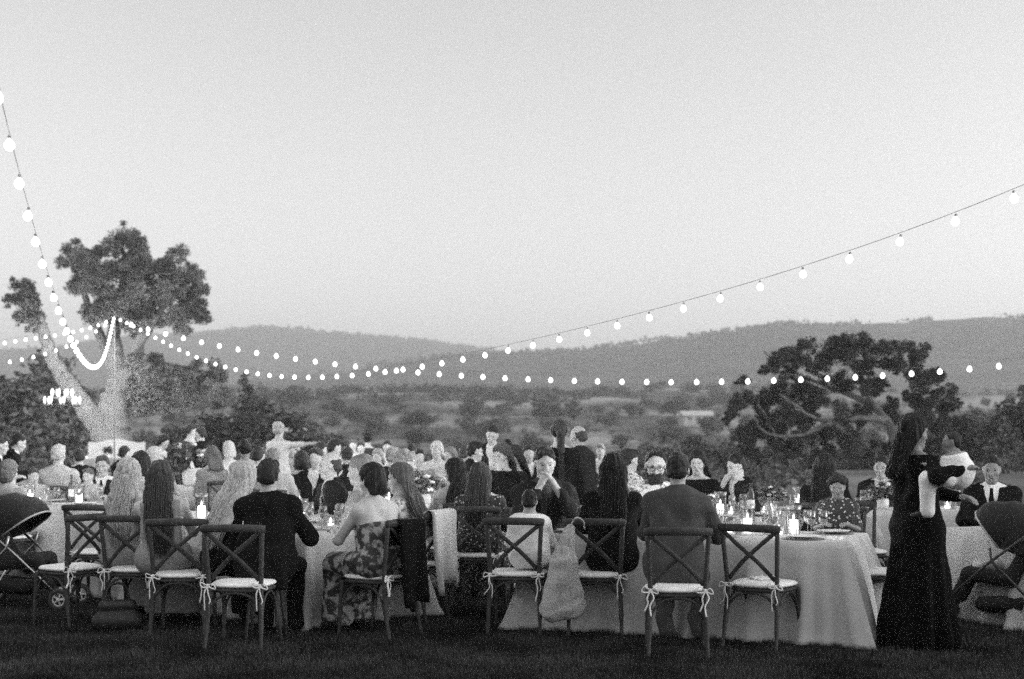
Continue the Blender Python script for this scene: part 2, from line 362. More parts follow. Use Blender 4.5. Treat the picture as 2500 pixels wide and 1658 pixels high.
rb = [(2075, 838, 36), (2030, 850, 34), (2110, 842, 32), (2150, 858, 34), (2010, 878, 30), (2065, 872, 36), (2190, 850, 28), (2215, 845, 24), (2240, 862, 24), (2262, 848, 16), (2120, 885, 30), (2180, 890, 30),
      (1935, 862, 30), (1905, 875, 24), (1960, 880, 26), (1885, 895, 20), (1990, 895, 24), (1865, 905, 16), (1930, 905, 24), (1800, 985, 26), (1830, 975, 26), (1785, 1010, 22), (1860, 980, 30), (1775, 1025, 14),
      (1900, 960, 32), (1950, 950, 34), (1995, 965, 34), (2050, 935, 32), (1870, 1020, 34), (1920, 1010, 36), (1970, 1020, 34), (1840, 1050, 34), (1890, 1070, 36), (1950, 1075, 36), (2010, 1060, 36), (1800, 1060, 26), (1820, 1100, 30),
      (1870, 1120, 34), (1940, 1125, 36), (2010, 1115, 36), (2070, 1080, 32), (2100, 1010, 26), (2050, 1000, 28), (2250, 940, 30), (2290, 920, 24), (2310, 960, 28), (2270, 985, 26), (2330, 990, 22), (2230, 905, 24), (2145, 930, 24), (2340, 1030, 24), (2290, 1040, 26)]
rg = random.Random(4)
for _ in range(75):
    q = rg.uniform(0, 6.283); w_ = rg.random() ** .5; rb.append((2058 + 275 * w_ * math.cos(q), 985 + 160 * w_ * math.sin(q), rg.uniform(16, 27)))
V, Q = leaf_cards(sprays([(L(a, b, rg.uniform(-1.8, 1.8)), c * PXM * .76) for a, b, c in rb], 2, 6, .5), 140000, .038, 9, .05, loose=1.0)
link('crown', np_mesh('crown', V, Q, False), oak2, LEAF3)

# bushy trees of the valley: five shapes, copied
protos = []
for k in range(5):
    rg = random.Random(50 + k); root = empty('scrub_tree', (0, 0, -500)); bl = []
    for j in range(9 + k):
        a = rg.uniform(0, 6.28); rr = rg.uniform(0, 1.5) ; bl.append((Vector((rr * math.cos(a) * 1.25, rr * math.sin(a), 1.0 + rg.uniform(-.15, 1.1) * (1.25 - rr / 2))), rg.uniform(.5, .85)))
    V, Q = leaf_cards(sprays(bl, k, 3), 3600, .095, 60 + k, .2)
    t = MB(); limb(t, [(0, 0, -.5), (.05, 0, .5), (0, .05, 1.2)], .16, .07, 7, .02, k)
    for j in range(4): limb(t, [(0, .03, .7 + .1 * j), tuple(bl[j][0] * .6 + Vector((0, 0, .4))), tuple(bl[j][0])], .07, .02, 5, .02, k + j)
    link('trunk', t.mesh('trunk'), root, BARK2); link('crown', np_mesh('crown', V, Q, False), root, LEAF4 if k % 2 else LEAF2)
    protos.append(root)
LABS = ['rounded scrub tree in the valley behind the tables', 'broad leafy scrub tree in the valley behind the tables']
used = set()
def valley_tree(px, Y, s, k, label=None, group='scrub trees just past the lawn'):
    src = protos[k]
    if k in used: r = copy_tree(src)
    else: used.add(k); r = src
    x = (px - CX) / F * Y; r.location = (x, Y, float(ground_z(x, Y)) - .1 * s); r.rotation_euler = (0, 0, random.uniform(0, 6.28))
    r.scale = (s * random.uniform(.95, 1.35), s * random.uniform(.9, 1.2), s * random.uniform(.8, 1.1))
    return tag(r, label or 'leafy scrub tree just past the lawn edge behind the tables', 'tree', group)
# clumps nearest to the lawn, set one by one
for px, Y, s, k, lab in [(40, 60, 2.0, 0, 'bushy tree at the left edge under the string lights'), (120, 64, 2.1, 2, 'bushy tree behind the leaning oak limb'), (-60, 60, 2.1, 3, 'dark bush cut by the left edge of the picture'),
                         (590, 64, 1.52, 1, None), (690, 78, 1.60, 2, None), (800, 70, 1.28, 3, None), (905, 84, 1.60, 0, None), (1010, 74, 1.20, 4, None), (1110, 88, 1.52, 1, None), (1230, 80, 1.20, 2, None), (1330, 92, 1.60, 3, None),
                         (1440, 76, 1.20, 0, None), (1540, 88, 1.52, 4, None), (1650, 74, 1.28, 1, None), (1760, 90, 1.60, 2, None), (2330, 66, 1.28, 3, None), (2420, 74, 1.36, 0, None), (2500, 62, 1.44, 1, None), (480, 84, 1.76, 4, None), (380, 90, 1.76, 2, None), (2120, 70, 1.20, 4, None), (1900, 80, 1.52, 0, None)]:
    valley_tree(px, Y, s, k, lab)
rg = random.Random(8)
ROWL = ['scrub tree in the second row past the lawn', 'scrub tree midway down the valley floor', 'small distant scrub tree before the far woods', 'tiny distant scrub tree high on the valley slope', 'tiny distant scrub tree at the edge of the far woods']
for row, (Y0, n) in enumerate([(125, 16), (170, 20), (225, 26), (290, 32), (365, 36)]):
    for i in range(n):
        valley_tree(-60 + 2640 * (i + rg.uniform(.05, .95)) / n, Y0 * rg.uniform(.9, 1.1), rg.uniform(.55, 1.15) * (1 + Y0 / 500), rg.randrange(5), ROWL[row], ROWL[row].replace('tree', 'trees'))
# tall pointed tree poking over the far string of lights
cy_ = empty('pine_tree', (0, 0, 0)); xx = (600 - CX) / F * 150; cy_.location = (xx, 150, float(ground_z(xx, 150))); tag(cy_, 'dark tapering pine above the string lights near the oak crown', 'tree')
t = MB(); limb(t, [(0, 0, -.5), (0, 0, 5), (0, 0, 9)], .3, .05, 8, .03, 3); t.build('trunk', BARK2, cy_)
V, Q = leaf_cards([(Vector((random.uniform(-.5, .5), random.uniform(-.5, .5), z)), (1 - z / 13.0) * 2.3, .7) for z in np.linspace(2.0, 10.5, 14)], 7000, .16, 3, .4); link('crown', np_mesh('crown', V, Q, False), cy_, LEAF3)

# the woods further up the valley read as one mass
wood_pts = []
rg = np.random.default_rng(5)
n = 1500; Yw = 400 + 420 * rg.random(n) ** 1.1; pxw = -200 + 2900 * rg.random(n)
keep = fnoise(pxw / 260.0, Yw / 90.0, 9, 3, 1.0) > .42; Yw = Yw[keep]; pxw = pxw[keep]
xw = (pxw - CX) / F * Yw; zw = ground_z(xw, Yw)
bl = [(Vector((a, b, c + .9)), float(r), .75) for a, b, c, r in zip(xw, Yw, zw, 1.3 + 2.0 * rg.random(len(xw)))]
V, Q = leaf_cards(bl, 80000, .55, 13, .3)
tag(link('far_woods', np_mesh('far_woods', V, Q, False), None, LEAF4), 'far woods massed up the valley floor', None, None, 'stuff')

for k, (C, lab) in enumerate(zip(HILLP, ['dark oak scrub over the far ridge', 'dark oak scrub over the nearer ridge'])):
    rg = np.random.default_rng(70 + k); n = len(C) * 3; C3 = np.repeat(C, 3, 0) + rg.normal(size=(n, 3)) * (4, 4, 1.5) + (0, 0, 1.5)
    a = rg.normal(size=(n, 3)); a /= np.linalg.norm(a, axis=1)[:, None]; c = np.cross(a, rg.normal(size=(n, 3))); c /= np.linalg.norm(c, axis=1)[:, None]; s_ = (3.2 - k) * (.5 + rg.random(n))[:, None]
    V = np.stack([C3 - a * s_, C3 + c * s_ * .8, C3 + a * s_, C3 - c * s_ * .8], 1).reshape(-1, 3)
    tag(link('far_scrub', np_mesh('far_scrub', V, np.arange(4 * n).reshape(n, 4), False), None, LEAF4), lab, None, None, 'stuff')
# low brush scattered over the slope and the hillsides, too fine to count
rg = np.random.default_rng(15); n = 1900; Yb = 34 + 386 * rg.random(n) ** 1.1; pb_ = -150 + 2800 * rg.random(n)
keep = fnoise(pb_ / 300.0, Yb / 50.0, 19, 3, 1.0) > .42; Yb = Yb[keep]; pb_ = pb_[keep]; xb = (pb_ - CX) / F * Yb; zb = ground_z(xb, Yb)
V, Q = leaf_cards([(Vector((a, b_, c_ + .2)), float(r_), .7) for a, b_, c_, r_ in zip(xb, Yb, zb, .25 + .7 * rg.random(len(xb)))], 60000, .13, 23, .2)
tag(link('brush', np_mesh('brush', V, Q, False), None, LEAF4), 'low brush scattered over the valley slope', None, None, 'stuff')
# farm buildings in the valley
def barn(px, Y, w, d, h, label):
    x = (px - CX) / F * Y; root = empty('farm_building', (x, Y, float(ground_z(x, Y)) + 1.2), R(12)); tag(root, label, 'building')
    MB().box((0, 0, h / 2 - 1), (w, d, h + 2)).build('wall', mat('barn_wall', .5, .9, var=.2, vscale=1), root, False)
    a = w / 2 + .3; b = d / 2 + .3
    MB().add([(-a, -b, h), (a, -b, h), (a, b, h), (-a, b, h), (-a, 0, h + d * .33), (a, 0, h + d * .33)], [(0, 1, 5, 4), (2, 3, 4, 5), (0, 4, 3), (1, 2, 5), (0, 3, 2, 1)]).build('roof', mat('barn_roof', .6, .8), root, False)
    for k in (-1, 0, 1): MB().box((k * w * .3, -d / 2 - .02, h * .5), (w * .12, .05, h * .4)).build('window', mat('barn_window', .05, .3), root, False)
barn(705, 205, 4.4, 2.6, 1.2, 'small pale farm building in the valley left of centre')
barn(1700, 300, 6.5, 3, 1.1, 'long low pale building in the valley right of centre')

# ---------------------------------------------------------------- lawn grass
rg = np.random.default_rng(2); n = 260000
Yg = 8.6 + 10.5 * rg.random(n) ** 1.5; Xg = (rg.random(n) * 2 - 1) * (.40 * Yg)
clump = .55 * fnoise(Xg, Yg, 4, 3, 5.0) + .45 * fnoise(Xg, Yg, 14, 2, .8)
hgt = (.018 + .045 * rg.random(n)) * (.25 + 1.4 * clump ** 1.5); a = rg.random(n) * 6.283; wd = .0035 + .003 * rg.random(n)
ln = hgt * .7 * rg.random(n); b = rg.random(n) * 6.283
P = np.stack([Xg, Yg, np.zeros(n)], 1); dx = np.stack([np.cos(a) * wd, np.sin(a) * wd, np.zeros(n)], 1)
tip = P + np.stack([np.cos(b) * ln, np.sin(b) * ln, hgt], 1)
V = np.stack([P - dx, P + dx, tip], 1).reshape(-1, 3)
GRM = mat('grass_blade', .032, .8, var=.8, vscale=1.6, spec=.15)
tag(link('grass', np_mesh('grass', V, np.arange(3 * n).reshape(n, 3), False), None, GRM), 'short dark lawn grass under the tables', None, None, 'stuff')

# ---------------------------------------------------------------- signed-distance bodies, meshed by surface nets
class SDF:
    """union of tapered capsules and ellipsoids, smooth-blended; cuts are applied afterwards"""
    def __init__(s, k=.03): s.p = []; s.k = k; s.cuts = []
    def cap(s, a, b, ra, rb=None, k=None): s.p.append(('c', np.array(a, float), np.array(b, float), ra, ra if rb is None else rb, s.k if k is None else k)); return s
    def ell(s, c, r, M=None, k=None): s.p.append(('e', np.array(c, float), np.array(r, float), None if M is None else np.array(M, float), 0, s.k if k is None else k)); return s
    def cut(s, fn): s.cuts.append(fn); return s
    def grow(s, d):
        o = SDF(s.k)
        for q in s.p:
            o.p.append(('c', q[1], q[2], q[3] + d, q[4] + d, q[5]) if q[0] == 'c' else ('e', q[1], q[2] + d, q[3], 0, q[5]))
        return o
    def bounds(s):
        lo = np.full(3, 1e9); hi = -lo
        for q in s.p:
            if q[0] == 'c':
                lo = np.minimum(lo, np.minimum(q[1] - q[3], q[2] - q[4])); hi = np.maximum(hi, np.maximum(q[1] + q[3], q[2] + q[4]))
            else: lo = np.minimum(lo, q[1] - q[2].max()); hi = np.maximum(hi, q[1] + q[2].max())
        return lo, hi

def axis_lines(lo, hi, rc, fine, rf):
    out = [lo]
    while out[-1] < hi:
        x = out[-1]; st = rf if any(a - rc * .5 <= x <= b for a, b in fine) else rc
        out.append(x + st)
    return np.array(out)

def mesh_sdf(name, S, rc, fine=None, rf=None, disp=None):
    lo, hi = S.bounds(); lo = lo - rc * 2.1; hi = hi + rc * 2.1
    fine = fine or []
    ax = [axis_lines(lo[i], hi[i], rc, [(f[0][i], f[1][i]) for f in fine], rf or rc) for i in range(3)]
    X, Y, Z = ax; D = np.full((len(X), len(Y), len(Z)), .5, np.float32)
    for q in S.p:
        k = q[5]; pad = max(k, .02) + rc * 2
        if q[0] == 'c': l = np.minimum(q[1] - q[3], q[2] - q[4]) - pad; h = np.maximum(q[1] + q[3], q[2] + q[4]) + pad
        else: l = q[1] - q[2].max() - pad; h = q[1] + q[2].max() + pad
        sl = tuple(slice(np.searchsorted(ax[i], l[i]), np.searchsorted(ax[i], h[i])) for i in range(3))
        x = X[sl[0]][:, None, None]; y = Y[sl[1]][None, :, None]; z = Z[sl[2]][None, None, :]
        if x.size == 0 or y.size == 0 or z.size == 0: continue
        if q[0] == 'c':
            ba = q[2] - q[1]; L2 = max(float(ba @ ba), 1e-9); px, py, pz = x - q[1][0], y - q[1][1], z - q[1][2]
            t = np.clip((px * ba[0] + py * ba[1] + pz * ba[2]) / L2, 0, 1)
            d = np.sqrt((px - t * ba[0]) ** 2 + (py - t * ba[1]) ** 2 + (pz - t * ba[2]) ** 2) - (q[3] + (q[4] - q[3]) * t)
        else:
            px, py, pz = x - q[1][0], y - q[1][1], z - q[1][2]; r = q[2]
            if q[3] is not None:
                M = q[3]; px, py, pz = (px * M[0, 0] + py * M[1, 0] + pz * M[2, 0]), (px * M[0, 1] + py * M[1, 1] + pz * M[2, 1]), (px * M[0, 2] + py * M[1, 2] + pz * M[2, 2])
            e = np.sqrt((px / r[0]) ** 2 + (py / r[1]) ** 2 + (pz / r[2]) ** 2); d = (e - 1) * r.min()
        A = D[sl]; hh = np.clip(.5 + .5 * (A - d) / k, 0, 1); D[sl] = A * (1 - hh) + d * hh - k * hh * (1 - hh)
    if S.cuts:
        x = X[:, None, None]; y = Y[None, :, None]; z = Z[None, None, :]
        for c in S.cuts: D = np.maximum(D, c(x, y, z))
    ins = D < 0
    if not ins.any(): return None
    n0, n1, n2 = D.shape
    cs = np.zeros((n0 - 1, n1 - 1, n2 - 1), np.int8)
    for a in (0, 1):
        for b in (0, 1):
            for c in (0, 1): cs += ins[a:n0 - 1 + a, b:n1 - 1 + b, c:n2 - 1 + c]
    act = (cs > 0) & (cs < 8); ci = np.argwhere(act); vid = np.full(cs.shape, -1, np.int64); vid[act] = np.arange(len(ci))
    P = np.zeros((len(ci), 3)); cnt = np.zeros(len(ci))
    I, J, K = ci.T
    corner = [(a, b, c) for a in (0, 1) for b in (0, 1) for c in (0, 1)]
    for u in range(8):
        for ax_ in range(3):
            a = corner[u]
            if a[ax_] == 1: continue
            b = list(a); b[ax_] = 1; b = tuple(b)
            da = D[I + a[0], J + a[1], K + a[2]]; db = D[I + b[0], J + b[1], K + b[2]]
            m = (da < 0) != (db < 0); t = np.where(m, da / np.where(m, da - db, 1), 0)
            pa = np.stack([X[I + a[0]], Y[J + a[1]], Z[K + a[2]]], 1); pb_ = np.stack([X[I + b[0]], Y[J + b[1]], Z[K + b[2]]], 1)
            P += np.where(m[:, None], pa + (pb_ - pa) * t[:, None], 0); cnt += m
    P /= cnt[:, None]
    quads = []
    for ax_ in range(3):
        a = [slice(None)] * 3; b = [slice(None)] * 3; a[ax_] = slice(0, -1); b[ax_] = slice(1, None)
        s0 = ins[tuple(a)]; s1 = ins[tuple(b)]; e = np.argwhere(s0 != s1); o1, o2 = [i for i in range(3) if i != ax_]
        ok = (e[:, o1] > 0) & (e[:, o2] > 0) & (e[:, o1] < D.shape[o1] - 1) & (e[:, o2] < D.shape[o2] - 1); e = e[ok]
        if not len(e): continue
        def at(d1, d2):
            q = e.copy(); q[:, o1] += d1; q[:, o2] += d2; return vid[q[:, 0], q[:, 1], q[:, 2]]
        q = np.stack([at(-1, -1), at(0, -1), at(0, 0), at(-1, 0)], 1)
        flip = ins[e[:, 0], e[:, 1], e[:, 2]]
        if ax_ == 1: flip = ~flip
        q[~flip] = q[~flip][:, ::-1]; quads.append(q)
    Q = np.concatenate(quads); Q = Q[(Q >= 0).all(1)]
    if disp is not None: P = disp(P)
    return np_mesh(name, P, Q)

def wrinkle(amp, f, seed):
    rg = np.random.default_rng(seed); K = rg.normal(size=(6, 3)) * f; ph = rg.random(6) * 6.28; Dv = rg.normal(size=(6, 3))
    Dv /= np.linalg.norm(Dv, axis=1)[:, None]
    def fn(P):
        o = P.copy()
        for k in range(6): o += Dv[k] * (amp * np.sin(P @ K[k] + ph[k] + 1.5 * np.sin(P @ K[(k + 1) % 6] * .6)))[:, None]
        return o
    return fn
def strands(amp, c, seed, turns=34):
    def fn(P):
        th = np.arctan2(P[:, 0] - c[0], -(P[:, 1] - c[1])); q = np.sin(th * turns + 1.1 * np.sin(P[:, 2] * 8 + seed)) * .6 + np.sin(th * turns * .43 + 1.0 * np.sin(P[:, 2] * 5 + seed * 2)) * .8
        rr = P[:, :2] - np.array(c[:2]); n = np.linalg.norm(rr, axis=1)[:, None] + 1e-6
        o = P.copy(); o[:, :2] += rr / n * (amp * q)[:, None]; return o
    return fn
def rotM(yaw=0, pitch=0, roll=0):
    """columns: right, forward, up. yaw turns to the person's right, pitch nods down, roll tilts to the right"""
    return np.array((Matrix.Rotation(-R(yaw), 3, 'Z') @ Matrix.Rotation(-R(pitch), 3, 'X') @ Matrix.Rotation(R(roll), 3, 'Y')))

SKIN = {'l': .38, 'm': .27, 'd': .14, 'k': .09}
def skin(t): return mat('skin_' + t, SKIN[t], .55, var=.08, vscale=9, spec=.35)
def hairm(v):
    n = 'hair_%03d' % int(v * 1000)
    if n in MATS: return MATS[n]
    m = mat(n, v * .8, .6, bump=.35, bscale=3.0, var=.32, vscale=2.4, spec=.14); nt = m.node_tree
    tc = [q for q in nt.nodes if q.type == 'TEX_COORD'][0]; mp = nt.nodes.new('ShaderNodeMapping'); mp.inputs['Scale'].default_value = (42, 42, 3.5)
    nt.links.new(tc.outputs['Object'], mp.inputs['Vector'])
    for q in nt.nodes:
        if q.type == 'TEX_NOISE': nt.links.new(mp.outputs[0], q.inputs['Vector'])
    return m
def cloth(v): return mat('cloth_%03d' % int(v * 1000), v * .62 if v < .06 else v * .8, .95, bump=.35, bscale=45, var=.14, vscale=11, spec=.04 if v < .06 else .12)
V3 = lambda *a: np.array(a, float)

PEOPLE = []
def person(label, px, ytop, Y, face=0, pose='sit', lean=4, side=0, yaw=0, pitch=6, roll=0, hair='short', hc=.03, sk='l',
           top='jacket', tv=.02, shirt=.75, tie=None, legs='pants', lv=None, armL='lap', armR='lap', s=1.0, rc=.022, rf=.011, beard=None, glasses=False,
           fat=1.0, dressm=None, seat=.49, group='dinner guests', hl=.42, hside=0.0, fine=True, kmin=.8, earring=False, hline=.012, puff=0.0):
    """a guest whose head is seen at (px, ytop), Y metres off; face: 0 looks away from the camera, 90 to the right, 180 at the camera"""
    zt = EYE - (ytop - HY) / F * Y; loc = G(px, Y)
    rg = random.Random(label)
    M = rotM(yaw, pitch, roll); mo = lambda p: Hc + M @ (V3(*p) * s)
    U = V3(math.sin(R(side)), math.sin(R(lean)), math.cos(R(lean)) * math.cos(R(side))); U /= np.linalg.norm(U)
    Rv = V3(1, 0, 0) - U * U[0]; Rv /= np.linalg.norm(Rv); Fv = np.cross(U, Rv)
    if pose == 'sit':
        k = (zt - seat - .11 * s - .275 * s) / (.50 * U[2] * s); k = min(max(k, kmin), 1.18); Pz = seat + .105 * s
    else:
        Pz = (zt - .80 * s * U[2]) if pose == 'stand' else zt - .8 * s; k = 1.0; k = (zt - Pz - .27 * s) / (.50 * s * U[2])
    P = V3(0, 0, Pz); T = lambda a, b, c: P + Rv * a * s + Fv * b * s + U * c * s * k
    # keep the head over the given pixel: shift the base back by the lean
    N = T(0, -.01, .50); Hc = N + (U * .6 + V3(0, .25, 1) * .45) * .145 * s
    off = Hc.copy(); off[2] = 0
    rz = -R(face); ca, sa = math.cos(rz), math.sin(rz)
    loc = loc - Vector((ca * off[0] - sa * off[1], sa * off[0] + ca * off[1], 0))
    shw = .175 * (fat ** .5) * (1.0 if hair in ('short', 'bald') or top in ('jacket',) else .90)
    SL, SR = T(-shw, 0, .418), T(shw, 0, .418)
    # torso, shared by body and clothes
    def torso(S, g=0.0, low=True):
        f = fat
        if low: S.cap(T(-.085, 0, 0), T(.085, 0, 0), (.125 + g) * s, None, .05)
        S.cap(T(-.045 * f, .0, .12), T(.045 * f, .0, .12), (.115 * f + g) * s, None, .07)
        for e in (-1, 1): S.cap(T(e * .065, .0, .22), T(e * .085, -.005, .36), (.105 * f + g) * s, (.088 + g) * s, .06)
        S.cap(SL, SR, (.058 + g) * s, None, .05)
        S.cap(T(-.07, -.01, .45), T(.07, -.01, .45), (.062 + g) * s, None, .05)
        S.cap(T(0, -.01, .42), T(0, -.008, .51), (.075 + g) * s, (.055 + g * .6) * s, .04)
        return S
    # arms
    def arm(e, mode):
        sh = SL if e < 0 else SR; o = V3(e, 0, 0)
        if mode == 'lap': el = sh + Rv * e * .06 * s + V3(0, .04, -.27) * s; wr = V3(e * .10, .24, max(Pz + .06, .3)) if pose == 'sit' else V3(e * .12, .18, Pz + .05)
        elif mode == 'table': el = sh + Rv * e * .07 * s + V3(0, .16, -.23) * s; wr = V3(e * .12 * s, el[1] + .22 * s, max(.80, el[2] - .03))
        elif mode == 'out': el = sh + Rv * e * .12 * s + V3(0, .10, -.24) * s; wr = V3(e * .24 * s, el[1] + .20 * s, max(.80, el[2] - .05))
        elif mode == 'face': el = sh + Rv * e * .04 * s + V3(0, .20, -.19) * s; wr = Hc + M @ V3(e * .05, .15, -.13) * s
        elif mode == 'point': el = sh + V3(e * .25, .10, .0) * s; wr = el + V3(e * .24, .10, .03) * s
        elif mode == 'down': el = sh + V3(e * .06, -.02, -.29) * s; wr = el + V3(e * .02, .06, -.25) * s
        elif mode == 'up': el = sh + V3(e * .16, .16, -.02) * s; wr = el + V3(-e * .08, .14, .20) * s
        elif mode == 'hold': el = sh + V3(e * .05, .06, -.26) * s; wr = el + V3(-e * .13, .21, .06) * s
        elif mode == 'back': el = sh + V3(e * .14, -.16, -.20) * s; wr = el + V3(e * .02, -.12, .02) * s
        elif mode == 'chest': el = sh + V3(e * .08, .10, -.25) * s; wr = el + V3(-e * .14, .18, .14) * s
        else: el, wr = mode
        return sh, V3(*el), V3(*wr)
    ARM = [(e,) + arm(e, m) for e, m in ((-1, armL), (1, armR))]
    # legs
    LEG = []
    for e in (-1, 1):
        hp = P + V3(e * .085, .0, -.02) * s
        if pose == 'sit': kn = V3(e * .13 * s, .42 * s, min(Pz - .01, .53)); an = V3(e * .12 * s, .40 * s + rg.uniform(-.04, .05), .09); to = an + V3(e * .02, .13 * s, -.045)
        else: kn = V3(e * .09 * s, .03, Pz * .53); an = V3(e * .09 * s, -.02 + .05 * e, .085); to = an + V3(e * .03, .15 * s, -.045)
        if pose == 'sit' and seat > .52: an = V3(e * .09, .36 * s, seat - .36 * s + .02); kn = V3(e * .09, .36 * s, seat + .06 * s); to = an + V3(0, .10, -.03)
        LEG.append((hp, kn, an, to))
    # the body, one continuous skin
    B = torso(SDF(.03))
    B.cap(T(0, -.01, .48), mo((0, -.015, -.06)), .054 * s, .050 * s)
    fwid = rg.uniform(.92, 1.10); flen = rg.uniform(.94, 1.08)
    B.ell(Hc + M @ V3(0, -.012, .028) * s, V3(.074, .094, .093) * s, M, .03).ell(Hc + M @ V3(0, .024, -.042) * s, V3(.056 * fwid, .064, .080 * flen) * s, M, .03)
    B.cap(mo((-.02, .062, -.098)), mo((.02, .062, -.098)), .020 * s, None, .025)
    B.cap(mo((0, .082, .004)), mo((0, .100, -.034)), .009 * s, .014 * s, .010)
    for e in (-1, 1):
        B.cap(mo((e * .014, .083, .024)), mo((e * .046, .070, .022)), .012 * s, .010 * s, .012)
        B.cap(mo((e * .040, .058, -.028)), mo((e * .045, .045, -.03)), .020 * s, None, .02)
        B.ell(Hc + M @ V3(e * .076, -.004, -.006) * s, V3(.011, .020, .030) * s, M, .010)
    B.cap(mo((-.018, .083, -.064)), mo((.018, .083, -.064)), .0085 * s, None, .010)
    hands = []
    for e, sh, el, wr in ARM:
        B.cap(sh, el, .048 * s, .040 * s, .025); B.cap(el, wr, .040 * s, .027 * s, .02)
        d = wr - el; d /= np.linalg.norm(d); sd_ = np.cross(d, V3(0, 0, 1)); sd_ = sd_ / (np.linalg.norm(sd_) + 1e-6); up = np.cross(sd_, d)
        if (armL if e < 0 else armR) in ('table', 'lap', 'out', 'hold', 'down', 'back') and abs(d[2]) < .9: d2 = d - V3(0, 0, d[2] * .6); d2 /= np.linalg.norm(d2)
        else: d2 = d
        pm = wr + d2 * .075 * s; B.cap(wr + d2 * .02 * s - sd_ * .008, pm - sd_ * .012 * s, .026 * s, .022 * s, .015); B.cap(wr + d2 * .02 * s + sd_ * .01, pm + sd_ * .022 * s, .024 * s, .02 * s, .015)
        hands.append((e, wr, d2))
        for fi, (lat, ln) in enumerate(((-.030, .060), (-.010, .072), (.010, .068), (.028, .052))):
            b0 = pm + sd_ * lat * s; m1 = b0 + d2 * ln * .5 * s - up * .006 * s; B.cap(b0, m1, .0105 * s, .0095 * s, .006); B.cap(m1, m1 + (d2 * .6 - up * .75) * ln * .5 * s, .0095 * s, .008 * s, .006)
        th = wr + d2 * .02 * s - sd_ * e * .03 * s; B.cap(th, th + (d2 * .7 - sd_ * e * .6) * .05 * s, .013 * s, .010 * s, .008)
    for hp, kn, an, to in LEG:
        B.cap(hp, kn, .082 * s, .058 * s, .04); B.cap(kn, an, .055 * s, .036 * s, .03); B.cap(an, to, .040 * s, .030 * s, .02)
    fb = [(Hc - .15 * s, Hc + .15 * s)] if fine else []
    if fine:
        for e, wr, d2 in hands: fb.append((wr - .07 * s, wr + .12 * s))
    body = mesh_sdf('body', B, rc, fb[:1] if rc > .02 else fb, rf)
    root = link('person', body, None, skin(sk)); root.location = loc; root.rotation_euler = (0, 0, rz)
    tag(root, label, 'person' if s > .8 else 'child', group)
    PEOPLE.append((root, loc, face, pose, seat, s))
    ch = lambda name, S, m, r=None, disp=None: (lambda me: link(name, me, root, m) if me else None)(mesh_sdf(name, S, r or rc, disp=disp))
    wr_ = wrinkle((.0062 if top in ('jacket',) else .0036) * s, 17, rg.randrange(1000))
    # neck plane in torso frame
    def tz(x, y, z): return ((x - P[0]) * U[0] + (y - P[1]) * U[1] + (z - P[2]) * U[2]) / (s * k)
    def tx(x, y, z): return ((x - P[0]) * Rv[0] + (y - P[1]) * Rv[1] + (z - P[2]) * Rv[2]) / s
    def ty(x, y, z): return ((x - P[0]) * Fv[0] + (y - P[1]) * Fv[1] + (z - P[2]) * Fv[2]) / s
    def sleeve(S, g, full):
        for e, sh, el, wr in ARM:
            w2 = el + (wr - el) * .92
            S.cap(sh, el, (.052 + g) * s, (.045 + g) * s, .03)
            if full: S.cap(el, w2, (.045 + g) * s, (.034 + g) * s, .03)
    if top in ('jacket', 'suit'):
        Sh = torso(SDF(.03), .012); Sh.cap(T(0, -.008, .49), T(0, -.004, .545), .062 * s, .058 * s, .01)
        Sh.cut(lambda x, y, z: (tz(x, y, z) - .548) * s)
        ch('shirt', Sh, cloth(shirt), min(rc, .016))
        J = torso(SDF(.03), .028); sleeve(J, .016, True)
        J.cap(T(-.06, -.03, .475), T(.06, -.03, .475), .045 * s, None, .03)
        if pose == 'sit':
            for e in (-1, 1): J.cap(T(e * .09, -.03, .02), T(e * .10, .06, -.06), .125 * s, .10 * s, .05)
        else:
            for e in (-1, 1): J.cap(T(e * .07, 0, .0), T(e * .09, .0, -.16), .13 * s, .125 * s, .05)
        J.cut(lambda x, y, z: (tz(x, y, z) - .515 - .03 * (ty(x, y, z) < -.02)) * s)
        J.cut(lambda x, y, z: np.where(ty(x, y, z) > .0, .10 * (tz(x, y, z) - .20) - np.abs(tx(x, y, z)) * .45 + .002, -1.0) * s)
        jk = ch('jacket', J, cloth(tv), None, wr_)
        if tie is not None:
            mb = MB(); pts = [T(0, .085 + g_, z_) for z_, g_ in ((.49, -.015), (.44, .005), (.36, .035), (.28, .035), (.2, .025))]
            mb.tube([tuple(p) for p in pts], [.016 * s, .016 * s, .024 * s, .030 * s, .034 * s], 8, .35, tuple(Fv)); mb.build('tie', cloth(tie), root)
    elif top in ('shirt', 'tee', 'vest'):
        J = torso(SDF(.03), .018 + puff); sleeve(J, .010 + puff, top != 'tee')
        J.cap(T(0, -.008, .49), T(0, -.004, .535), .060 * s, .057 * s, .012)
        J.cut(lambda x, y, z: (tz(x, y, z) - .535) * s)
        ch('shirt', J, dressm or cloth(tv), None, wr_)
        if top == 'vest':
            Vt = torso(SDF(.03), .030); Vt.cut(lambda x, y, z: (tz(x, y, z) - .47) * s); Vt.cut(lambda x, y, z: (np.abs(tx(x, y, z)) - .15) * s)
            Vt.cut(lambda x, y, z: np.where(ty(x, y, z) > .0, .10 * (tz(x, y, z) - .20) - np.abs(tx(x, y, z)) * .45 + .002, -1.0) * s)
            ch('vest', Vt, cloth(.03), None, wr_)
    else:
        J = torso(SDF(.03), .014)
        if top == 'blouse': sleeve(J, .012, True)
        if top == 'cap': sleeve(J, .008, False)
        line = {'strapless': .30, 'sleeveless': .46, 'blouse': .485, 'cap': .48, 'strap': .40}[top]
        J.cut(lambda x, y, z: (tz(x, y, z) - line) * s)
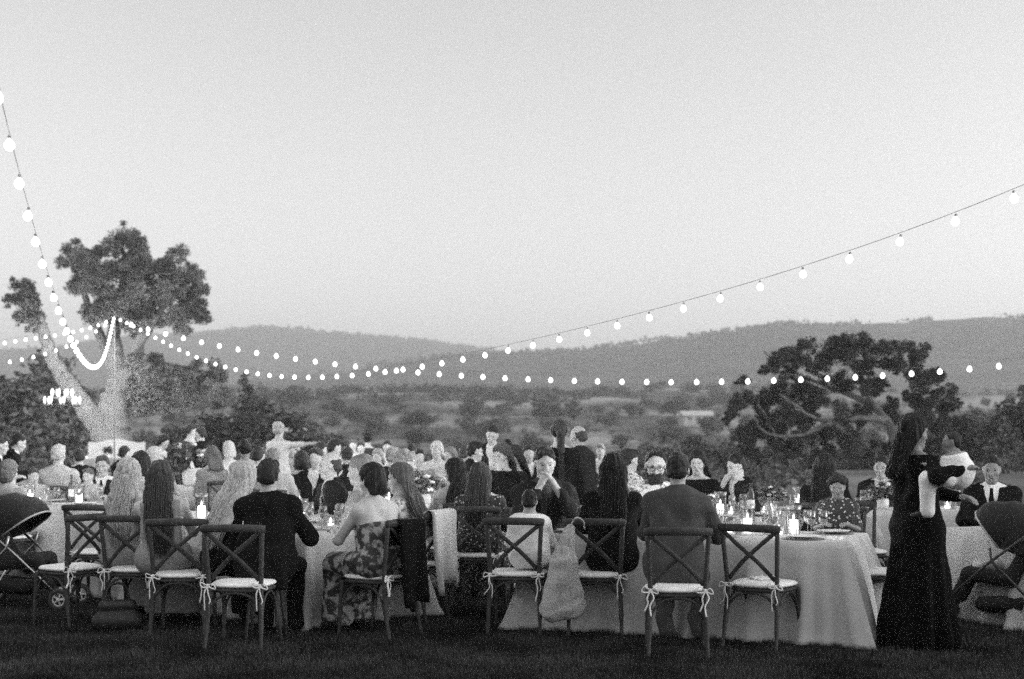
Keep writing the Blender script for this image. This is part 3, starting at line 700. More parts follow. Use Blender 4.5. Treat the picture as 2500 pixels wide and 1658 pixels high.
        if top in ('sleeveless', 'strap'): J.cut(lambda x, y, z: (np.abs(tx(x, y, z)) - .155) * s)
        ch('dress', J, dressm or cloth(tv), None, wr_)
        if top == 'strap':
            for e in (-1, 1):
                mb = MB(); mb.tube([tuple(T(e * .09, -.105, .38)), tuple(T(e * .085, -.07, .50)), tuple(T(e * .085, .0, .515)), tuple(T(e * .09, .09, .40))], .009 * s, 6); mb.build('strap', dressm or cloth(tv), root)
    # skirt or trousers
    lm = dressm if (dressm is not None and legs == 'skirt') else cloth(tv if lv is None else lv)
    if legs == 'pants':
        Tr = SDF(.03).cap(T(-.085, 0, 0), T(.085, 0, 0), .138 * s, None, .05)
        for hp, kn, an, to in LEG: Tr.cap(hp, kn, (.098 + puff) * s, (.075 + puff) * s, .04); Tr.cap(kn, an + V3(0, 0, .0), (.074 + puff) * s, (.062 + puff) * s, .03)
        ch('trousers', Tr, lm, None, wr_)
        for hp, kn, an, to in LEG: ch('shoe', SDF(.02).cap(an, to, .046 * s, .036 * s, .02), mat('shoe_leather', .02, .4), max(rc, .018))
    elif legs == 'skirt':
        Tr = SDF(.05).cap(T(-.085, 0, 0), T(.085, 0, 0), .140 * s, None, .05)
        if pose == 'sit':
            for hp, kn, an, to in LEG: Tr.cap(hp, kn, .11 * s, .10 * s, .08); Tr.cap(kn, V3(an[0], an[1] + .02, .02), .09 * s, .11 * s, .08)
            Tr.cap((LEG[0][1] + LEG[1][1]) / 2, (LEG[0][2] + LEG[1][2]) / 2 + V3(0, .03, -.05), .09 * s, .13 * s, .08); Tr.cut(lambda x, y, z: .10 - z + 0 * x + 0 * y)
        else:
            Tr.cap(T(0, 0, -.05), V3(0, 0, .10), .15 * s, .24 * s, .08); Tr.cut(lambda x, y, z: .02 - z + 0 * x + 0 * y)
            for e in (-1, 1): Tr.cap(T(e * .06, 0, -.05), V3(e * .14, .04 * e, .10), .13 * s, .15 * s, .08)
        if pose != 'sit':
            w0 = wr_; wr_ = lambda P_: (lambda o, th, g: np.stack([o[:, 0] * (1 + g), o[:, 1] * (1 + g), o[:, 2]], 1))(w0(P_), 0, np.clip((Pz - P_[:, 2]) / Pz, 0, 1) * .16 * np.sin(np.arctan2(P_[:, 1], P_[:, 0]) * 9 + 2 * np.sin(np.arctan2(P_[:, 1], P_[:, 0]) * 2)))
        ch('skirt', Tr, lm, None, wr_)
        for hp, kn, an, to in LEG: ch('shoe', SDF(.02).cap(an, to, .046 * s, .036 * s, .02), mat('shoe_leather', .02, .4), max(rc, .018))
    # hair
    H = SDF(.02); hcM = M
    hr = max(min(rf * 1.15, .014), .009) if fine else rc * .8
    hairline = lambda c0: (lambda x, y, z: (((x - Hc[0]) * M[0, 1] + (y - Hc[1]) * M[1, 1] + (z - Hc[2]) * M[2, 1]) * .80 - ((x - Hc[0]) * M[0, 2] + (y - Hc[1]) * M[1, 2] + (z - Hc[2]) * M[2, 2]) * .60) - c0 * s)
    up_ = lambda x, y, z: ((x - Hc[0]) * M[0, 2] + (y - Hc[1]) * M[1, 2] + (z - Hc[2]) * M[2, 2]) / s
    fw_ = lambda x, y, z: ((x - Hc[0]) * M[0, 1] + (y - Hc[1]) * M[1, 1] + (z - Hc[2]) * M[2, 1]) / s
    rr = {'short': 1.0, 'bald': .965, 'cropped': .975}.get(hair, 1.07)
    H.ell(Hc + M @ V3(0, -.016, .034) * s, V3(.084 * rr, .104 * rr, .101 * rr) * s, M)
    if hair in ('short', 'cropped', 'bald'):
        H.cap(mo((-.035, -.075, -.03)), mo((.035, -.075, -.03)), .036 * s)
        if hair == 'short': H.cap(mo((-.03, .055, .105)), mo((.035, .06, .10)), .028 * s)
        H.cut(hairline(hline)); H.cut(lambda x, y, z: (-.065 - up_(x, y, z)) * s)
        if hair == 'bald': H.cut(lambda x, y, z: (up_(x, y, z) - .052 + .35 * np.maximum(0, fw_(x, y, z) + .03)) * s)
        disp = strands(.0022 * s, Hc, rg.randrange(99))
    else:
        down = V3(0, -.02, -1.0)
        if hair in ('long', 'wavy'):
            n0 = mo((0, -.085, -.02)); back = T(0, -.135, .40)
            for e in (-1, 0, 1):
                a = mo((e * .062, -.045, .0)); b = T(e * .075 + hside * .5, -.105, .46); c = T(e * .082 + hside, -.150, .44 - hl * .55); d = T(e * .055 + hside * 1.6, -.150, .44 - hl)
                H.cap(a, b, .046 * s, .044 * s, .03); H.cap(b, c, .044 * s, .042 * s, .03); H.cap(c, d, .042 * s, .022 * s, .03)
            if abs(yaw) < 60:
                for e in (-1, 1): H.cap(mo((e * .075, -.01, .02)), T(e * .085, -.01, .50), .024 * s, .028 * s, .03)
        if hair == 'bob':
            H.ell(Hc + M @ V3(0, -.035, -.03) * s, V3(.095, .092, .10) * s, M); H.cap(mo((-.06, -.05, -.085)), mo((.06, -.05, -.085)), .040 * s)
        if hair == 'bun': H.ell(Hc + M @ V3(0, -.115, .055) * s, V3(.05, .045, .048) * s, M); H.cap(mo((-.04, -.07, -.02)), mo((.04, -.07, -.02)), .036 * s)
        if hair == 'topbun': H.ell(Hc + M @ V3(0, -.02, .145) * s, V3(.058, .058, .045) * s, M)
        if hair == 'updo': H.ell(Hc + M @ V3(0, -.06, .075) * s, V3(.085, .075, .075) * s, M); H.cap(mo((-.04, -.07, -.02)), mo((.04, -.07, -.02)), .04 * s)
        if hair == 'pony':
            H.cap(mo((0, -.10, .03)), mo((0, -.135, -.03)), .044 * s, .046 * s); H.cap(mo((0, -.135, -.03)), T(0, -.13, .42), .046 * s, .042 * s); H.cap(T(0, -.13, .42), T(.01, -.135, .42 - hl * .6), .042 * s, .018 * s)
        if hair == 'curly':
            for q in range(22):
                a = rg.uniform(0, 6.28); b = rg.uniform(-.35, 1.4); v = V3(math.cos(a) * math.cos(b), math.sin(a) * math.cos(b), math.sin(b))
                H.ell(Hc + M @ (V3(0, -.02, .03) + v * V3(.085, .10, .10)) * s, V3(.034, .034, .034) * s, None, .008)
        H.cut(hairline(.020))
        disp = strands((.0055 if hair in ('long', 'wavy', 'pony') else .003) * s, Hc, rg.randrange(99)) if hair != 'curly' else None
        if hair == 'wavy':
            st = disp; ph = rg.uniform(0, 6)
            disp = lambda P_: (lambda o: o + np.stack([.005 * np.sin(o[:, 2] * 27 + ph + o[:, 0] * 30), .004 * np.sin(o[:, 2] * 33 + 1 + ph + o[:, 0] * 25), 0 * o[:, 0]], 1) * np.clip((Hc[2] - o[:, 2]) * 6, 0, 1)[:, None])(st(P_))
    if hair in ('short', 'cropped', 'bald', 'bun', 'updo', 'pony', 'topbun', 'curly'):
        H.cut(lambda x, y, z: np.minimum(fw_(x, y, z) + .004, .030 - up_(x, y, z)) * s)
    jag = wrinkle((.0012 if hair in ('long', 'pony') else .003) * s, 55, rg.randrange(999)); d0 = disp; disp = (lambda P_: jag(d0(P_))) if d0 else jag
    ho = ch('hair', H, hairm(hc), hr, disp) if hc is not None else None
    if ho and fine and hair in ('long', 'wavy', 'pony'):
        mb = MB(); N_ = 210 if hair != 'pony' else 60
        for q in range(N_):
            e = rg.uniform(-1, 1); rad = .046 + rg.uniform(-.004, .010); an = rg.uniform(-1.4, 1.4); lx = rg.uniform(.72, 1.1)
            if hair == 'pony':
                pts = [mo((0, -.10, .03)), mo((e * .02, -.15, -.03)), T(e * .025, -.14 - .02 * abs(an) / 1.4, .42), T(e * .03, -.15, .42 - hl * .6 * lx)]; r0 = .007
            else:
                ox = math.sin(an) * rad * .5 * s; oy = -math.cos(an) * rad * s; o_ = V3(ox, oy, 0)
                pts = [mo((e * .075, -.05 - .04 * (1 - e * e), .09 - .06 * e * e)), mo((e * .085, -.075 - .03 * (1 - e * e), .02)), T(e * .080 + hside * .5, -.105, .46) + o_, T(e * .085 + hside, -.150, .44 - hl * .55) + o_, T(e * .060 + hside * 1.6 + rg.uniform(-.03, .03), -.150 + rg.uniform(-.02, .02), .44 - hl * lx) + o_ * .7]; r0 = .0048
            P_ = smooth_path([tuple(p) for p in pts], 4); n_ = len(P_); fq = rg.uniform(.35, .8); ph = rg.uniform(0, 6.28); am = rg.uniform(.003, .012) if hair == 'wavy' else rg.uniform(.001, .006)
            P_ = [p + Vector((math.sin(i * fq + ph), math.cos(i * fq * .8 + ph), 0)) * am * s * min(1, i / 5) for i, p in enumerate(P_)]
            mb.tube(P_, [r0 * s * (1 - .75 * (i / (n_ - 1)) ** 2) for i in range(n_)], 4, cap=False)
        mb.build('loose_strands', hairm(hc * rg.uniform(1.05, 1.3)), ho)
    # features
    if fine:
        e_ = mat('eye_dark', .015, .25); b_ = mat('brow_dark', .04 if (hc or 0) < .3 else .2, .8); l_ = mat('lip_' + sk, SKIN[sk] * .42, .5)
        rm = Matrix(M.tolist())
        for e in (-1, 1):
            MB().ell(mo((e * .030, .078, .004)), (.0115 * s, .009 * s, .0055 * s), 8, 5, rm).build('eye', e_, root)
            MB().tube([tuple(mo((e * .014, .090, .022))), tuple(mo((e * .032, .087, .028))), tuple(mo((e * .048, .072, .022)))], .0038 * s, 5).build('eyebrow', b_, root)
        MB().ell(mo((0, .088, -.066)), (.021 * s, .008 * s, .0055 * s), 8, 5, rm).build('mouth', l_, root)
        if glasses:
            mb = MB(); rq = rm @ Matrix.Rotation(R(90), 3, 'X')
            for e in (-1, 1): mb.torus(mo((e * .031, .098, .0)), .0205 * s, .0028 * s, 14, 5, rq); mb.tube([tuple(mo((e * .058, .096, .004))), tuple(mo((e * .080, .0, .006)))], .003 * s, 5)
            mb.tube([tuple(mo((-.008, .103, .004))), tuple(mo((.008, .103, .004)))], .003 * s, 5); mb.build('glasses', mat('spectacle_frame', .01, .3), root)
    if beard is not None:
        Bd = SDF(.02).ell(Hc + M @ V3(0, .034, -.082) * s, V3(.060, .066, .062) * s, M).cap(mo((-.03, .078, -.048)), mo((.03, .078, -.048)), .014 * s).cap(mo((-.03, .05, -.12)), mo((.03, .05, -.12)), .035 * s)
        for e in (-1, 1): Bd.cap(mo((e * .064, .012, -.02)), mo((e * .055, .03, -.08)), .020 * s)
        Bd.cut(lambda x, y, z: (up_(x, y, z) + .042 - .9 * np.maximum(0, .045 - fw_(x, y, z))) * s)
        ch('beard', Bd, hairm(beard), .009)
    if earring:
        for e in (-1, 1): MB().tube([tuple(mo((e * .080, -.004, -.04))), tuple(mo((e * .081, -.004, -.065)))], .004, 5).build('earring', mat('silver', .8, .2, metal=1.0), root)
    return root

# ---------------------------------------------------------------- string lights
WIRE = mat('wire', .10, .6); BULB = mat_emit('lit_bulb', 150.0)
bm_ = MB(); bm_.lathe([(.0, -.052), (.018, -.048), (.029, -.034), (.033, -.018), (.029, -.002), (.019, .012), (.013, .022)], 10); BULB_ME = bm_.mesh('bulb'); BULB_ME.materials.append(BULB)
sk_ = MB(); sk_.lathe([(.0145, .018), (.016, .024), (.016, .055), (.010, .062), (.0, .063)], 8); SOCK_ME = sk_.mesh('socket'); SOCK_ME.materials.append(mat('socket_grey', .12, .5))
def string_light(label, A, B, keys, spacing, sockets=True, t0=0.0, t1=1.0, deg=3, bs=.82):
    """A, B: plan ends; keys: (px, py) points of the photograph the wire passes through"""
    A = Vector(A); B = Vector(B); ts = []; zs = []
    for px, py in keys:
        c = (px - CX) / F; t = (c * A.y - A.x) / ((B.x - A.x) - c * (B.y - A.y)); Y = A.y + (B.y - A.y) * t
        ts.append(t); zs.append(EYE - (py - HY) / F * Y)
    co = np.polyfit(ts, zs, deg); z = lambda t: float(np.polyval(co, t)); Pt = lambda t: Vector((A.x + (B.x - A.x) * t, A.y + (B.y - A.y) * t, z(t)))
    root = empty('string_light', Pt(t0)); tag(root, label, 'string light', 'strings of festoon bulbs'); o = root.location
    n = 90; MB().tube([Pt(t0 + (t1 - t0) * i / n) - o + Vector((0, 0, .063 * bs)) for i in range(n + 1)], .0024, 5).build('wire', WIRE, root)
    d = 0; last = Pt(t0); m = 1500
    for i in range(1, m + 1):
        p = Pt(t0 + (t1 - t0) * i / m); d += (p - last).length; last = p
        if d >= spacing:
            d -= spacing; b = link('bulb', BULB_ME, root); b.location = p - o; b.scale = (bs,) * 3; b.rotation_euler = (random.uniform(-.12, .12), random.uniform(-.12, .12), random.uniform(0, 6))
            if sockets:
                k_ = link('socket', SOCK_ME, b); k_.scale = (.72, .72, .8)
    return root
TA = W(278, 778, 29.5)
string_light('string light sweeping up to the right, high over the tables', (TA.x, TA.y, 0), (3.5, 9.0, 0),
             [(285, 778), (330, 795), (440, 850), (505, 888), (600, 905), (731, 916), (863, 912), (989, 898), (1133, 877), (1313, 842), (1459, 805), (1716, 735), (2038, 636), (2315, 541), (2470, 487)], .52, True, 0, 1.06, 5)
string_light('low string light running level across to the spreading oak', (TA.x, TA.y, 0), (8.8, 22.0, 0),
             [(280, 778), (360, 802), (515, 840), (671, 866), (844, 889), (981, 904), (1190, 919), (1405, 928), (1637, 931), (1885, 928), (2151, 913), (2440, 892)], .45, True, 0, 1.08, 4, 1.2)
string_light('string light plunging from the top corner down to the oak', (-2.52, 7.0, 0), (TA.x, TA.y, 0),
             [(2, 240), (15, 318), (25, 400), (68, 490), (95, 610), (115, 695), (140, 745), (165, 805), (190, 860), (222, 893), (245, 885), (262, 845), (276, 785)], .60, True, -.08, 1, 5)
string_light('upper of two string lights leaving the oak past the frame edge', (TA.x, TA.y, 0), (-9.2, 22.0, 0), [(276, 778), (230, 795), (190, 808), (140, 816), (75, 826), (0, 838)], .40, True, 0, 1.15, 3)
string_light('lower of two string lights leaving the oak past the frame edge', (TA.x, TA.y, 0), (-9.6, 23.5, 0), [(276, 778), (205, 824), (145, 853), (90, 868), (35, 879), (0, 887)], .40, True, 0, 1.15, 3)
# posts the strings are tied to
def post(loc, h, label, r_=.014):
    r = empty('light_post', loc); tag(r, label, 'post'); MB().tube([(0, 0, -.3), (0, 0, h)], [r_, r_ * .85], 10).build('pole', mat('post_wood', .13, .9, bump=.5), r); MB().torus((0, 0, h - .12), r_ + .004, .006, 16, 6).build('hook_ring', mat('post_steel', .3, .4, metal=1.0), r)
post((TA.x, TA.y + .05, 0), TA.z + .15, 'slim pole in front of the oak where the string lights meet')
post((8.8 + .08 * 16.9, 22 - .08 * 7.5, 0), 3.7, 'wooden post at the far end of the low string light')

# cluster of lights hung from the leaning limb
ch_ = empty('chandelier', W(152, 990, 41.5), 0, 1.35); tag(ch_, 'blazing ring chandelier hung from the leaning oak limb', 'chandelier')
m_ = MB(); m_.torus((0, 0, 0), .36, .018, 28, 6); m_.tube([(-.36, 0, 0), (.36, 0, 0)], .012, 6); m_.tube([(0, -.36, 0), (0, .36, 0)], .012, 6); m_.build('ring', mat('chandelier_iron', .03, .5), ch_)
for k in range(3):
    a = k * 2.094; MB().tube([(.36 * math.cos(a), .36 * math.sin(a), 0), (0, 0, .75)], .006, 5).build('chain', mat('chandelier_iron', .03), ch_)
MB().tube([(0, 0, .75), (-.1, -.1, 1.25)], .006, 5).build('chain', mat('chandelier_iron', .03), ch_)
for k in range(16):
    a = k * math.pi / 8; rr = .36 if k % 2 else .22; zz = 0 if k % 2 else .16
    q = MB(); q.lathe([(0, .15), (.012, .13), (.024, .09), (.026, .06), (.016, .025), (.010, .0)], 8, (rr * math.cos(a), rr * math.sin(a), zz + .05)); q.build('bulb', mat_emit('chandelier_bulb', 190), ch_)
    MB().tube([(rr * math.cos(a), rr * math.sin(a), zz + .05), (rr * math.cos(a), rr * math.sin(a), zz)], .012, 6).build('candle_sleeve', mat('chandelier_sleeve', .6), ch_)
MB().torus((0, 0, .16), .22, .012, 24, 6).build('ring', mat('chandelier_iron', .03), ch_)

# ---------------------------------------------------------------- cross-back chairs
WOOD = mat('chair_wood', .036, .7, bump=.4, bscale=60, var=.35, vscale=14, spec=.3); LINEN = mat('chair_linen', .78, .95, bump=.3, bscale=60, var=.06, vscale=12)
def bow(x, seed=0):
    rj = random.Random(seed); j = lambda: rj.uniform(-.012, .012) if seed else 0
    m = MB(); y, z = -.235, .475
    m.ell((x, y - .005, z), (.016, .014, .014), 8, 5)
    for e in (-1, 1):
        m.tube(smooth_path([(x, y - .01, z), (x + e * .035 + j(), y - .02, z + .018 + j()), (x + e * .052 + j(), y - .018, z - .012 + j()), (x + e * .02, y - .014, z - .012), (x, y - .01, z)], 4), .0065, 5, .6)
        m.tube(smooth_path([(x, y - .01, z), (x + e * .014 + j(), y - .028, z - .05), (x + e * .010 + j() * 1.5, y - .03, z - .10 + j()), (x + e * .026 + j() * 2, y - .028, z - .155 + j() * 4)], 4), [.0075] * 12 + [.010], 5, .5)
    m.tube([(x, y, z), (x * .92, -.16, .472)], .008, 5); return m
def make_chair():
    c = empty('crossback_chair')
    def part(name, m, mt=WOOD): return m.build(name, mt, c)
    m = MB(); pts = smooth_path([(-.235, -.262, .885), (-.12, -.300, .890), (0, -.312, .892), (.12, -.300, .890), (.235, -.262, .885)], 5)
    m.tube(pts, [.026] + [.030] * (len(pts) - 2) + [.026], 10, .62, (0, 1, 0)); part('top_rail', m)
    for e in (-1, 1):
        part('back_post', MB().tube(smooth_path([(e * .205, -.275, 0), (e * .198, -.235, .20), (e * .190, -.212, .44), (e * .197, -.228, .62), (e * .212, -.262, .875)], 5), [.014] * 4 + [.018] * 17, 8))
        part('leg', MB().tube(smooth_path([(e * .208, .215, 0), (e * .200, .200, .25), (e * .195, .190, .44)], 5), [.013] * 3 + [.017] * 8, 8))
        part('cross_slat', MB().tube(smooth_path([(e * .178, -.212 - .004 * e, .515), (e * .06, -.245 - .009 * e, .645), (-e * .08, -.270 - .009 * e, .765), (-e * .196, -.268 - .004 * e, .862)], 5), .0165, 8, .55, (0, 1, 0)))
        part('side_arch', MB().tube(smooth_path([(e * .196, -.222, .20), (e * .197, -.17, .34), (e * .196, -.07, .405), (e * .196, .06, .405), (e * .198, .15, .34), (e * .203, .200, .20)], 4), .0095, 7))
    for y in (-.214, .198): part('front_arch' if y > 0 else 'back_arch', MB().tube(smooth_path([(-.198, y, .20), (-.170, y, .33), (-.08, y, .408), (.08, y, .408), (.170, y, .33), (.198, y, .20)], 4), .0095, 7))
    def pad(z0, z1, gx, rnd, name, mt, puff=0):
        out = []; N = 40
        for i in range(N):
            a = 2 * math.pi * i / N; cx, sy = math.cos(a), math.sin(a); q = 3.4
            r = (abs(cx) ** q + abs(sy) ** q) ** (-1 / q); x = cx * r * (.218 + .022 * sy) + 0; y = sy * r * .218 - .005; out.append((x * gx, y * gx))
        m = MB(); vs = []
        for f, z in ((.90, z0), (1, z0 + rnd), (1, z1 - rnd), (.93, z1 - rnd * .15 + puff * .3), (.55, z1 + puff)): vs += [(x * f, y * f, z) for x, y in out]
        fs = [tuple(range(N - 1, -1, -1)), tuple(range(4 * N, 5 * N))] + [(r * N + k, r * N + (k + 1) % N, r * N + N + (k + 1) % N, r * N + N + k) for r in range(4) for k in range(N)]
        m.add(vs, fs); part(name, m, mt)
    pad(.418, .452, .985, .01, 'seat', WOOD); pad(.453, .486, 1.0, .012, 'cushion', LINEN, .008)
    for e in (-1, 1): part('cushion_tie', bow(e * .19), mat('tie_ribbon', .7, .95))
    return c
chair0 = make_chair()
BOWS = {e: [bow(e * .19, 5 + k * 2 + e).mesh('cushion_tie') for k in range(6)] for e in (-1, 1)}
for q in BOWS[1] + BOWS[-1]: q.materials.append(mat('tie_ribbon', .7))
def joined_chair():
    ms = []; verts = []; faces = []; mi = []
    for o in chair0.children:
        b = len(verts); verts += [tuple(v.co) for v in o.data.vertices]
        for p in o.data.polygons: faces.append(tuple(i + b for i in p.vertices)); mi.append(1 if o.name.startswith('cushion') else 0)
    me = bpy.data.meshes.new('crossback_chair'); me.from_pydata(verts, [], faces); me.materials.append(WOOD); me.materials.append(LINEN)
    me.polygons.foreach_set('material_index', mi); me.polygons.foreach_set('use_smooth', [True] * len(mi)); me.update(); return me
FAR_CHAIR = joined_chair(); first_chair = [True]
def chair(x, y, face, label, group='cross-back dining chairs', whole=True):
    if whole:
        if first_chair[0]: c = chair0; first_chair[0] = False
        else: c = copy_tree(chair0)
        for t in c.children:
            if t.name.startswith('cushion_tie'): t.data = random.choice(BOWS[1 if sum(v.co.x for v in t.data.vertices) > 0 else -1])
    else: c = link('crossback_chair', FAR_CHAIR)
    c.location = (x, y, 0); c.rotation_euler = (0, 0, -R(face)); return tag(c, label, 'chair', group)
def chair_px(px, Y, face, label, **k): g = G(px, Y); return chair(g.x, g.y, face, label, **k)

# ---------------------------------------------------------------- tables and cloths
CLOTH = mat('table_linen', .42, .95, bump=.15, bscale=90, var=.05, vscale=5, spec=.05)
TABLES = {}
def table(key, A, ang, w, l, tlabel, clabel, flare=.10, seed=1, legs=True, amp=.085):
    """A: the near corner; the width runs along ang (0 = right), the length at right angles, away from the camera"""
    root = empty('banquet_table', (A[0], A[1], 0), R(ang)); tag(root, tlabel, 'table', 'banquet tables')
    MB().box((w / 2, l / 2, .735), (w, l, .028)).build('tabletop', mat('table_wood', .2, .6), root, False)
    for x in (.12, w - .12):
        for y in (.15, l - .15): MB().tube([(x, y, 0), (x, y, .72)], .02, 8).build('leg', mat('table_steel', .3, .4, metal=1.0), root)
    rg = random.Random(seed); per = []; g = .012; step = .035
    def edge(p, q, nrm):
        n = max(2, int((Vector(q) - Vector(p)).length / step))
        for i in range(n): per.append((Vector(p).lerp(Vector(q), i / n), Vector(nrm)))
    cs = [(-g, -g), (w + g, -g), (w + g, l + g), (-g, l + g)]; ns = [(0, -1), (1, 0), (0, 1), (-1, 0)]
    for i in range(4):
        edge(cs[i], cs[(i + 1) % 4], ns[i])
    m = len(per); rows = 16; vs = []; ph = [rg.uniform(0, 6.28) for _ in range(4)]
    cum = [i * step for i in range(m)]
    for j in range(rows + 1):
        t = j / rows
        for i, (p, nr) in enumerate(per):
            dc = min((p - Vector(c)).length for c in cs); cn = math.exp(-(dc / .16) ** 2)
            ctr = Vector((w / 2, l / 2)); outv = Vector((1 if p.x > w / 2 else -1, 1 if p.y > l / 2 else -1)).normalized()
            d = (nr * (1 - cn) + outv * cn); d.normalize()
            s_ = cum[i]; q1 = s_ * 8.5 + ph[0] + 1.3 * math.sin(s_ * 1.7 + ph[1]); f = (1.5 * (1 - abs(math.sin(q1)) ** .8) - .6) * (.45 + .8 * abs(math.sin(s_ * .9 + ph[3]))) + math.sin(s_ * 23 + ph[2]) * .12 * t
            o = (t ** .6) * (.02 + flare * .45 + amp * f) + cn * t * flare * (.9 + .6 * math.sin(i * 1.7)) + (.035 * max(0, t - .9) * 10 * (1 + .8 * f)) * .5
            z = .755 - .748 * t - .012 * (1 - math.exp(-t * 30)) * 0 + .012 * f * (t > .97)
            zz = max(.006 + .004 * (i % 3), z)
            vs.append((p.x + d.x * o, p.y + d.y * o, zz if t > .02 else .757))
    fs = [(j * m + i, (j + 1) * m + i, (j + 1) * m + (i + 1) % m, j * m + (i + 1) % m) for j in range(rows) for i in range(m)]
    fs.append(tuple(range(m)))
    cl = MB().add(vs, fs).build('tablecloth', CLOTH); cl.location = root.location; cl.rotation_euler = root.rotation_euler
    tag(cl, clabel, 'tablecloth', 'floor-length tablecloths')
    # a soft crease of thickness at the rim
    bpy.data.objects[cl.name].modifiers.new('thickness', 'SOLIDIFY').thickness = -.004
    TABLES[key] = root; root['w'] = w; root['l'] = l; return root
def on(key, u, v, z=.758):
    r = TABLES[key]; a = r.rotation_euler[2]; return Vector((r.location.x + u * math.cos(a) - v * math.sin(a), r.location.y + u * math.sin(a) + v * math.cos(a), z))

# ---------------------------------------------------------------- things on the tables
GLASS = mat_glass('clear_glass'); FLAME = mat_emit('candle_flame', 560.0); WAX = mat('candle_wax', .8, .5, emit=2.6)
def lathe_me(name, prof, mt, n=14): m = MB().lathe(prof, n).mesh(name); m.materials.append(mt); return m
WG_BOWL = lathe_me('bowl', [(.004, .088), (.020, .094), (.034, .115), (.038, .140), (.035, .170), (.030, .198), (.0285, .198), (.033, .168), (.036, .140), (.032, .117), (.018, .098), (.0, .092)], GLASS)
WG_STEM = lathe_me('stem', [(.034, .0), (.033, .003), (.008, .008), (.0035, .02), (.0035, .075), (.006, .092)], GLASS, 10)
WINE = lathe_me('wine', [(.0, .096), (.016, .099), (.0315, .118), (.0345, .132), (.0, .132)], mat('pale_wine', .45, .2))
TUMB = lathe_me('bowl', [(.0, .004), (.030, .004), (.031, .0), (.034, .10), (.037, .125), (.0355, .125), (.032, .10), (.028, .008), (.0, .008)], GLASS)
HURR = lathe_me('glass_shade', [(.052, .0), (.055, .003), (.058, .10), (.060, .20), (.062, .235), (.060, .235), (.0575, .20), (.055, .10), (.050, .006), (.0, .006)], GLASS, 20)
PILLAR = lathe_me('candle', [(.0, .008), (.034, .008), (.035, .012), (.035, .115), (.030, .118), (.0, .112)], WAX)
FL = lathe_me('flame', [(.0, .118), (.006, .124), (.009, .136), (.006, .152), (.0, .168)], FLAME, 8)
VOT = lathe_me('glass_cup', [(.0, .002), (.030, .002), (.033, .0), (.037, .07), (.035, .07), (.030, .008), (.0, .008)], GLASS)
VWAX = lathe_me('candle', [(.0, .009), (.028, .009), (.030, .03), (.0, .03)], WAX); VFL = lathe_me('flame', [(.0, .031), (.007, .037), (.0105, .05), (.007, .068), (.0, .085)], FLAME, 8)
PLATE = lathe_me('plate', [(.0, .004), (.075, .004), (.085, .006), (.132, .018), (.134, .021), (.085, .010), (.0, .009)], mat('china', .75, .25, spec=.5), 28)
CHARGER = lathe_me('charger', [(.0, .0), (.160, .0), (.165, .006), (.160, .010), (.0, .004)], mat('charger_dark', .10, .5), 28)
BOT = lathe_me('bottle', [(.0, .002), (.034, .0), (.037, .006), (.037, .19), (.033, .215), (.018, .245), (.0135, .262), (.0135, .30), (.016, .302), (.016, .315), (.0, .316)], mat('bottle_green', .03, .12, spec=.6), 16)
BLAB = lathe_me('bottle_label', [(.0376, .07), (.0376, .155)], mat('bottle_paper', .7, .8), 16)
CARAFE = lathe_me('bottle', [(.0, .002), (.040, .0), (.043, .006), (.043, .17), (.034, .21), (.016, .25), (.015, .295), (.017, .30), (.0145, .30), (.013, .25), (.031, .205), (.040, .165), (.040, .01), (.0, .008)], GLASS, 16)
def thing(name, parts, loc, label, cat, group, rz=None):
    r = empty(name, loc, random.uniform(0, 6.28) if rz is None else rz); tag(r, label, cat, group)
    for p in parts: link(p.name.split('.')[0], p, r)
    return r
def wineglass(p, w, full=True): return thing('wine_glass', [WG_BOWL, WG_STEM] + ([WINE] if full else []), p, 'stemmed wine glass %s' % w, 'wine glass', 'wine glasses %s' % w)
def tumbler(p, w): return thing('tumbler', [TUMB], p, 'clear water tumbler %s' % w, 'glass', 'tumblers %s' % w)
def hurricane(p, w): return thing('hurricane_lamp', [HURR, PILLAR, FL], p, 'glass hurricane with lit pillar candle %s' % w, 'candle', 'hurricane candles %s' % w)
def votive(p, w): return thing('votive_candle', [VOT, VWAX, VFL], p, 'small lit votive candle %s' % w, 'candle', 'votives %s' % w)
def place_setting(p, w, rz=0):
    thing('charger_plate', [CHARGER], p, 'dark charger under a plate %s' % w, 'plate', 'chargers %s' % w); thing('dinner_plate', [PLATE], p + Vector((0, 0, .0105)), 'white plate on a dark charger %s' % w, 'plate', 'plates %s' % w)
def bottle(p, label): return thing('wine_bottle', [BOT, BLAB], p, label, 'bottle', None)
def carafe(p, label): return thing('glass_bottle', [CARAFE], p, label, 'bottle', None)
NAP = mat('napkin_linen', .72, .95, bump=.2)
def napkin(p, label, rz=0):
    m = MB(); vs = []; n = 9
    for j in range(n):
        for i in range(n): x, y = i / (n - 1) - .5, j / (n - 1) - .5; vs.append((x * .20, y * .12, .012 + .010 * math.sin(x * 14 + y * 5) + .006 * math.cos(y * 17)))
    vs += [(x, y, 0.001) for x, y, z in vs]; b = n * n
    fs = [(j * n + i, j * n + i + 1, (j + 1) * n + i + 1, (j + 1) * n + i) for j in range(n - 1) for i in range(n - 1)]
    rim = [i for i in range(n)] + [j * n + n - 1 for j in range(1, n)] + [(n - 1) * n + i for i in range(n - 2, -1, -1)] + [j * n for j in range(n - 2, 0, -1)]
    fs += [(rim[k] + b, rim[(k + 1) % len(rim)] + b, rim[(k + 1) % len(rim)], rim[k]) for k in range(len(rim))]
    o = MB().add(vs, fs).build('napkin', NAP); o.location = p; o.rotation_euler = (0, 0, rz); return tag(o, label, 'napkin')
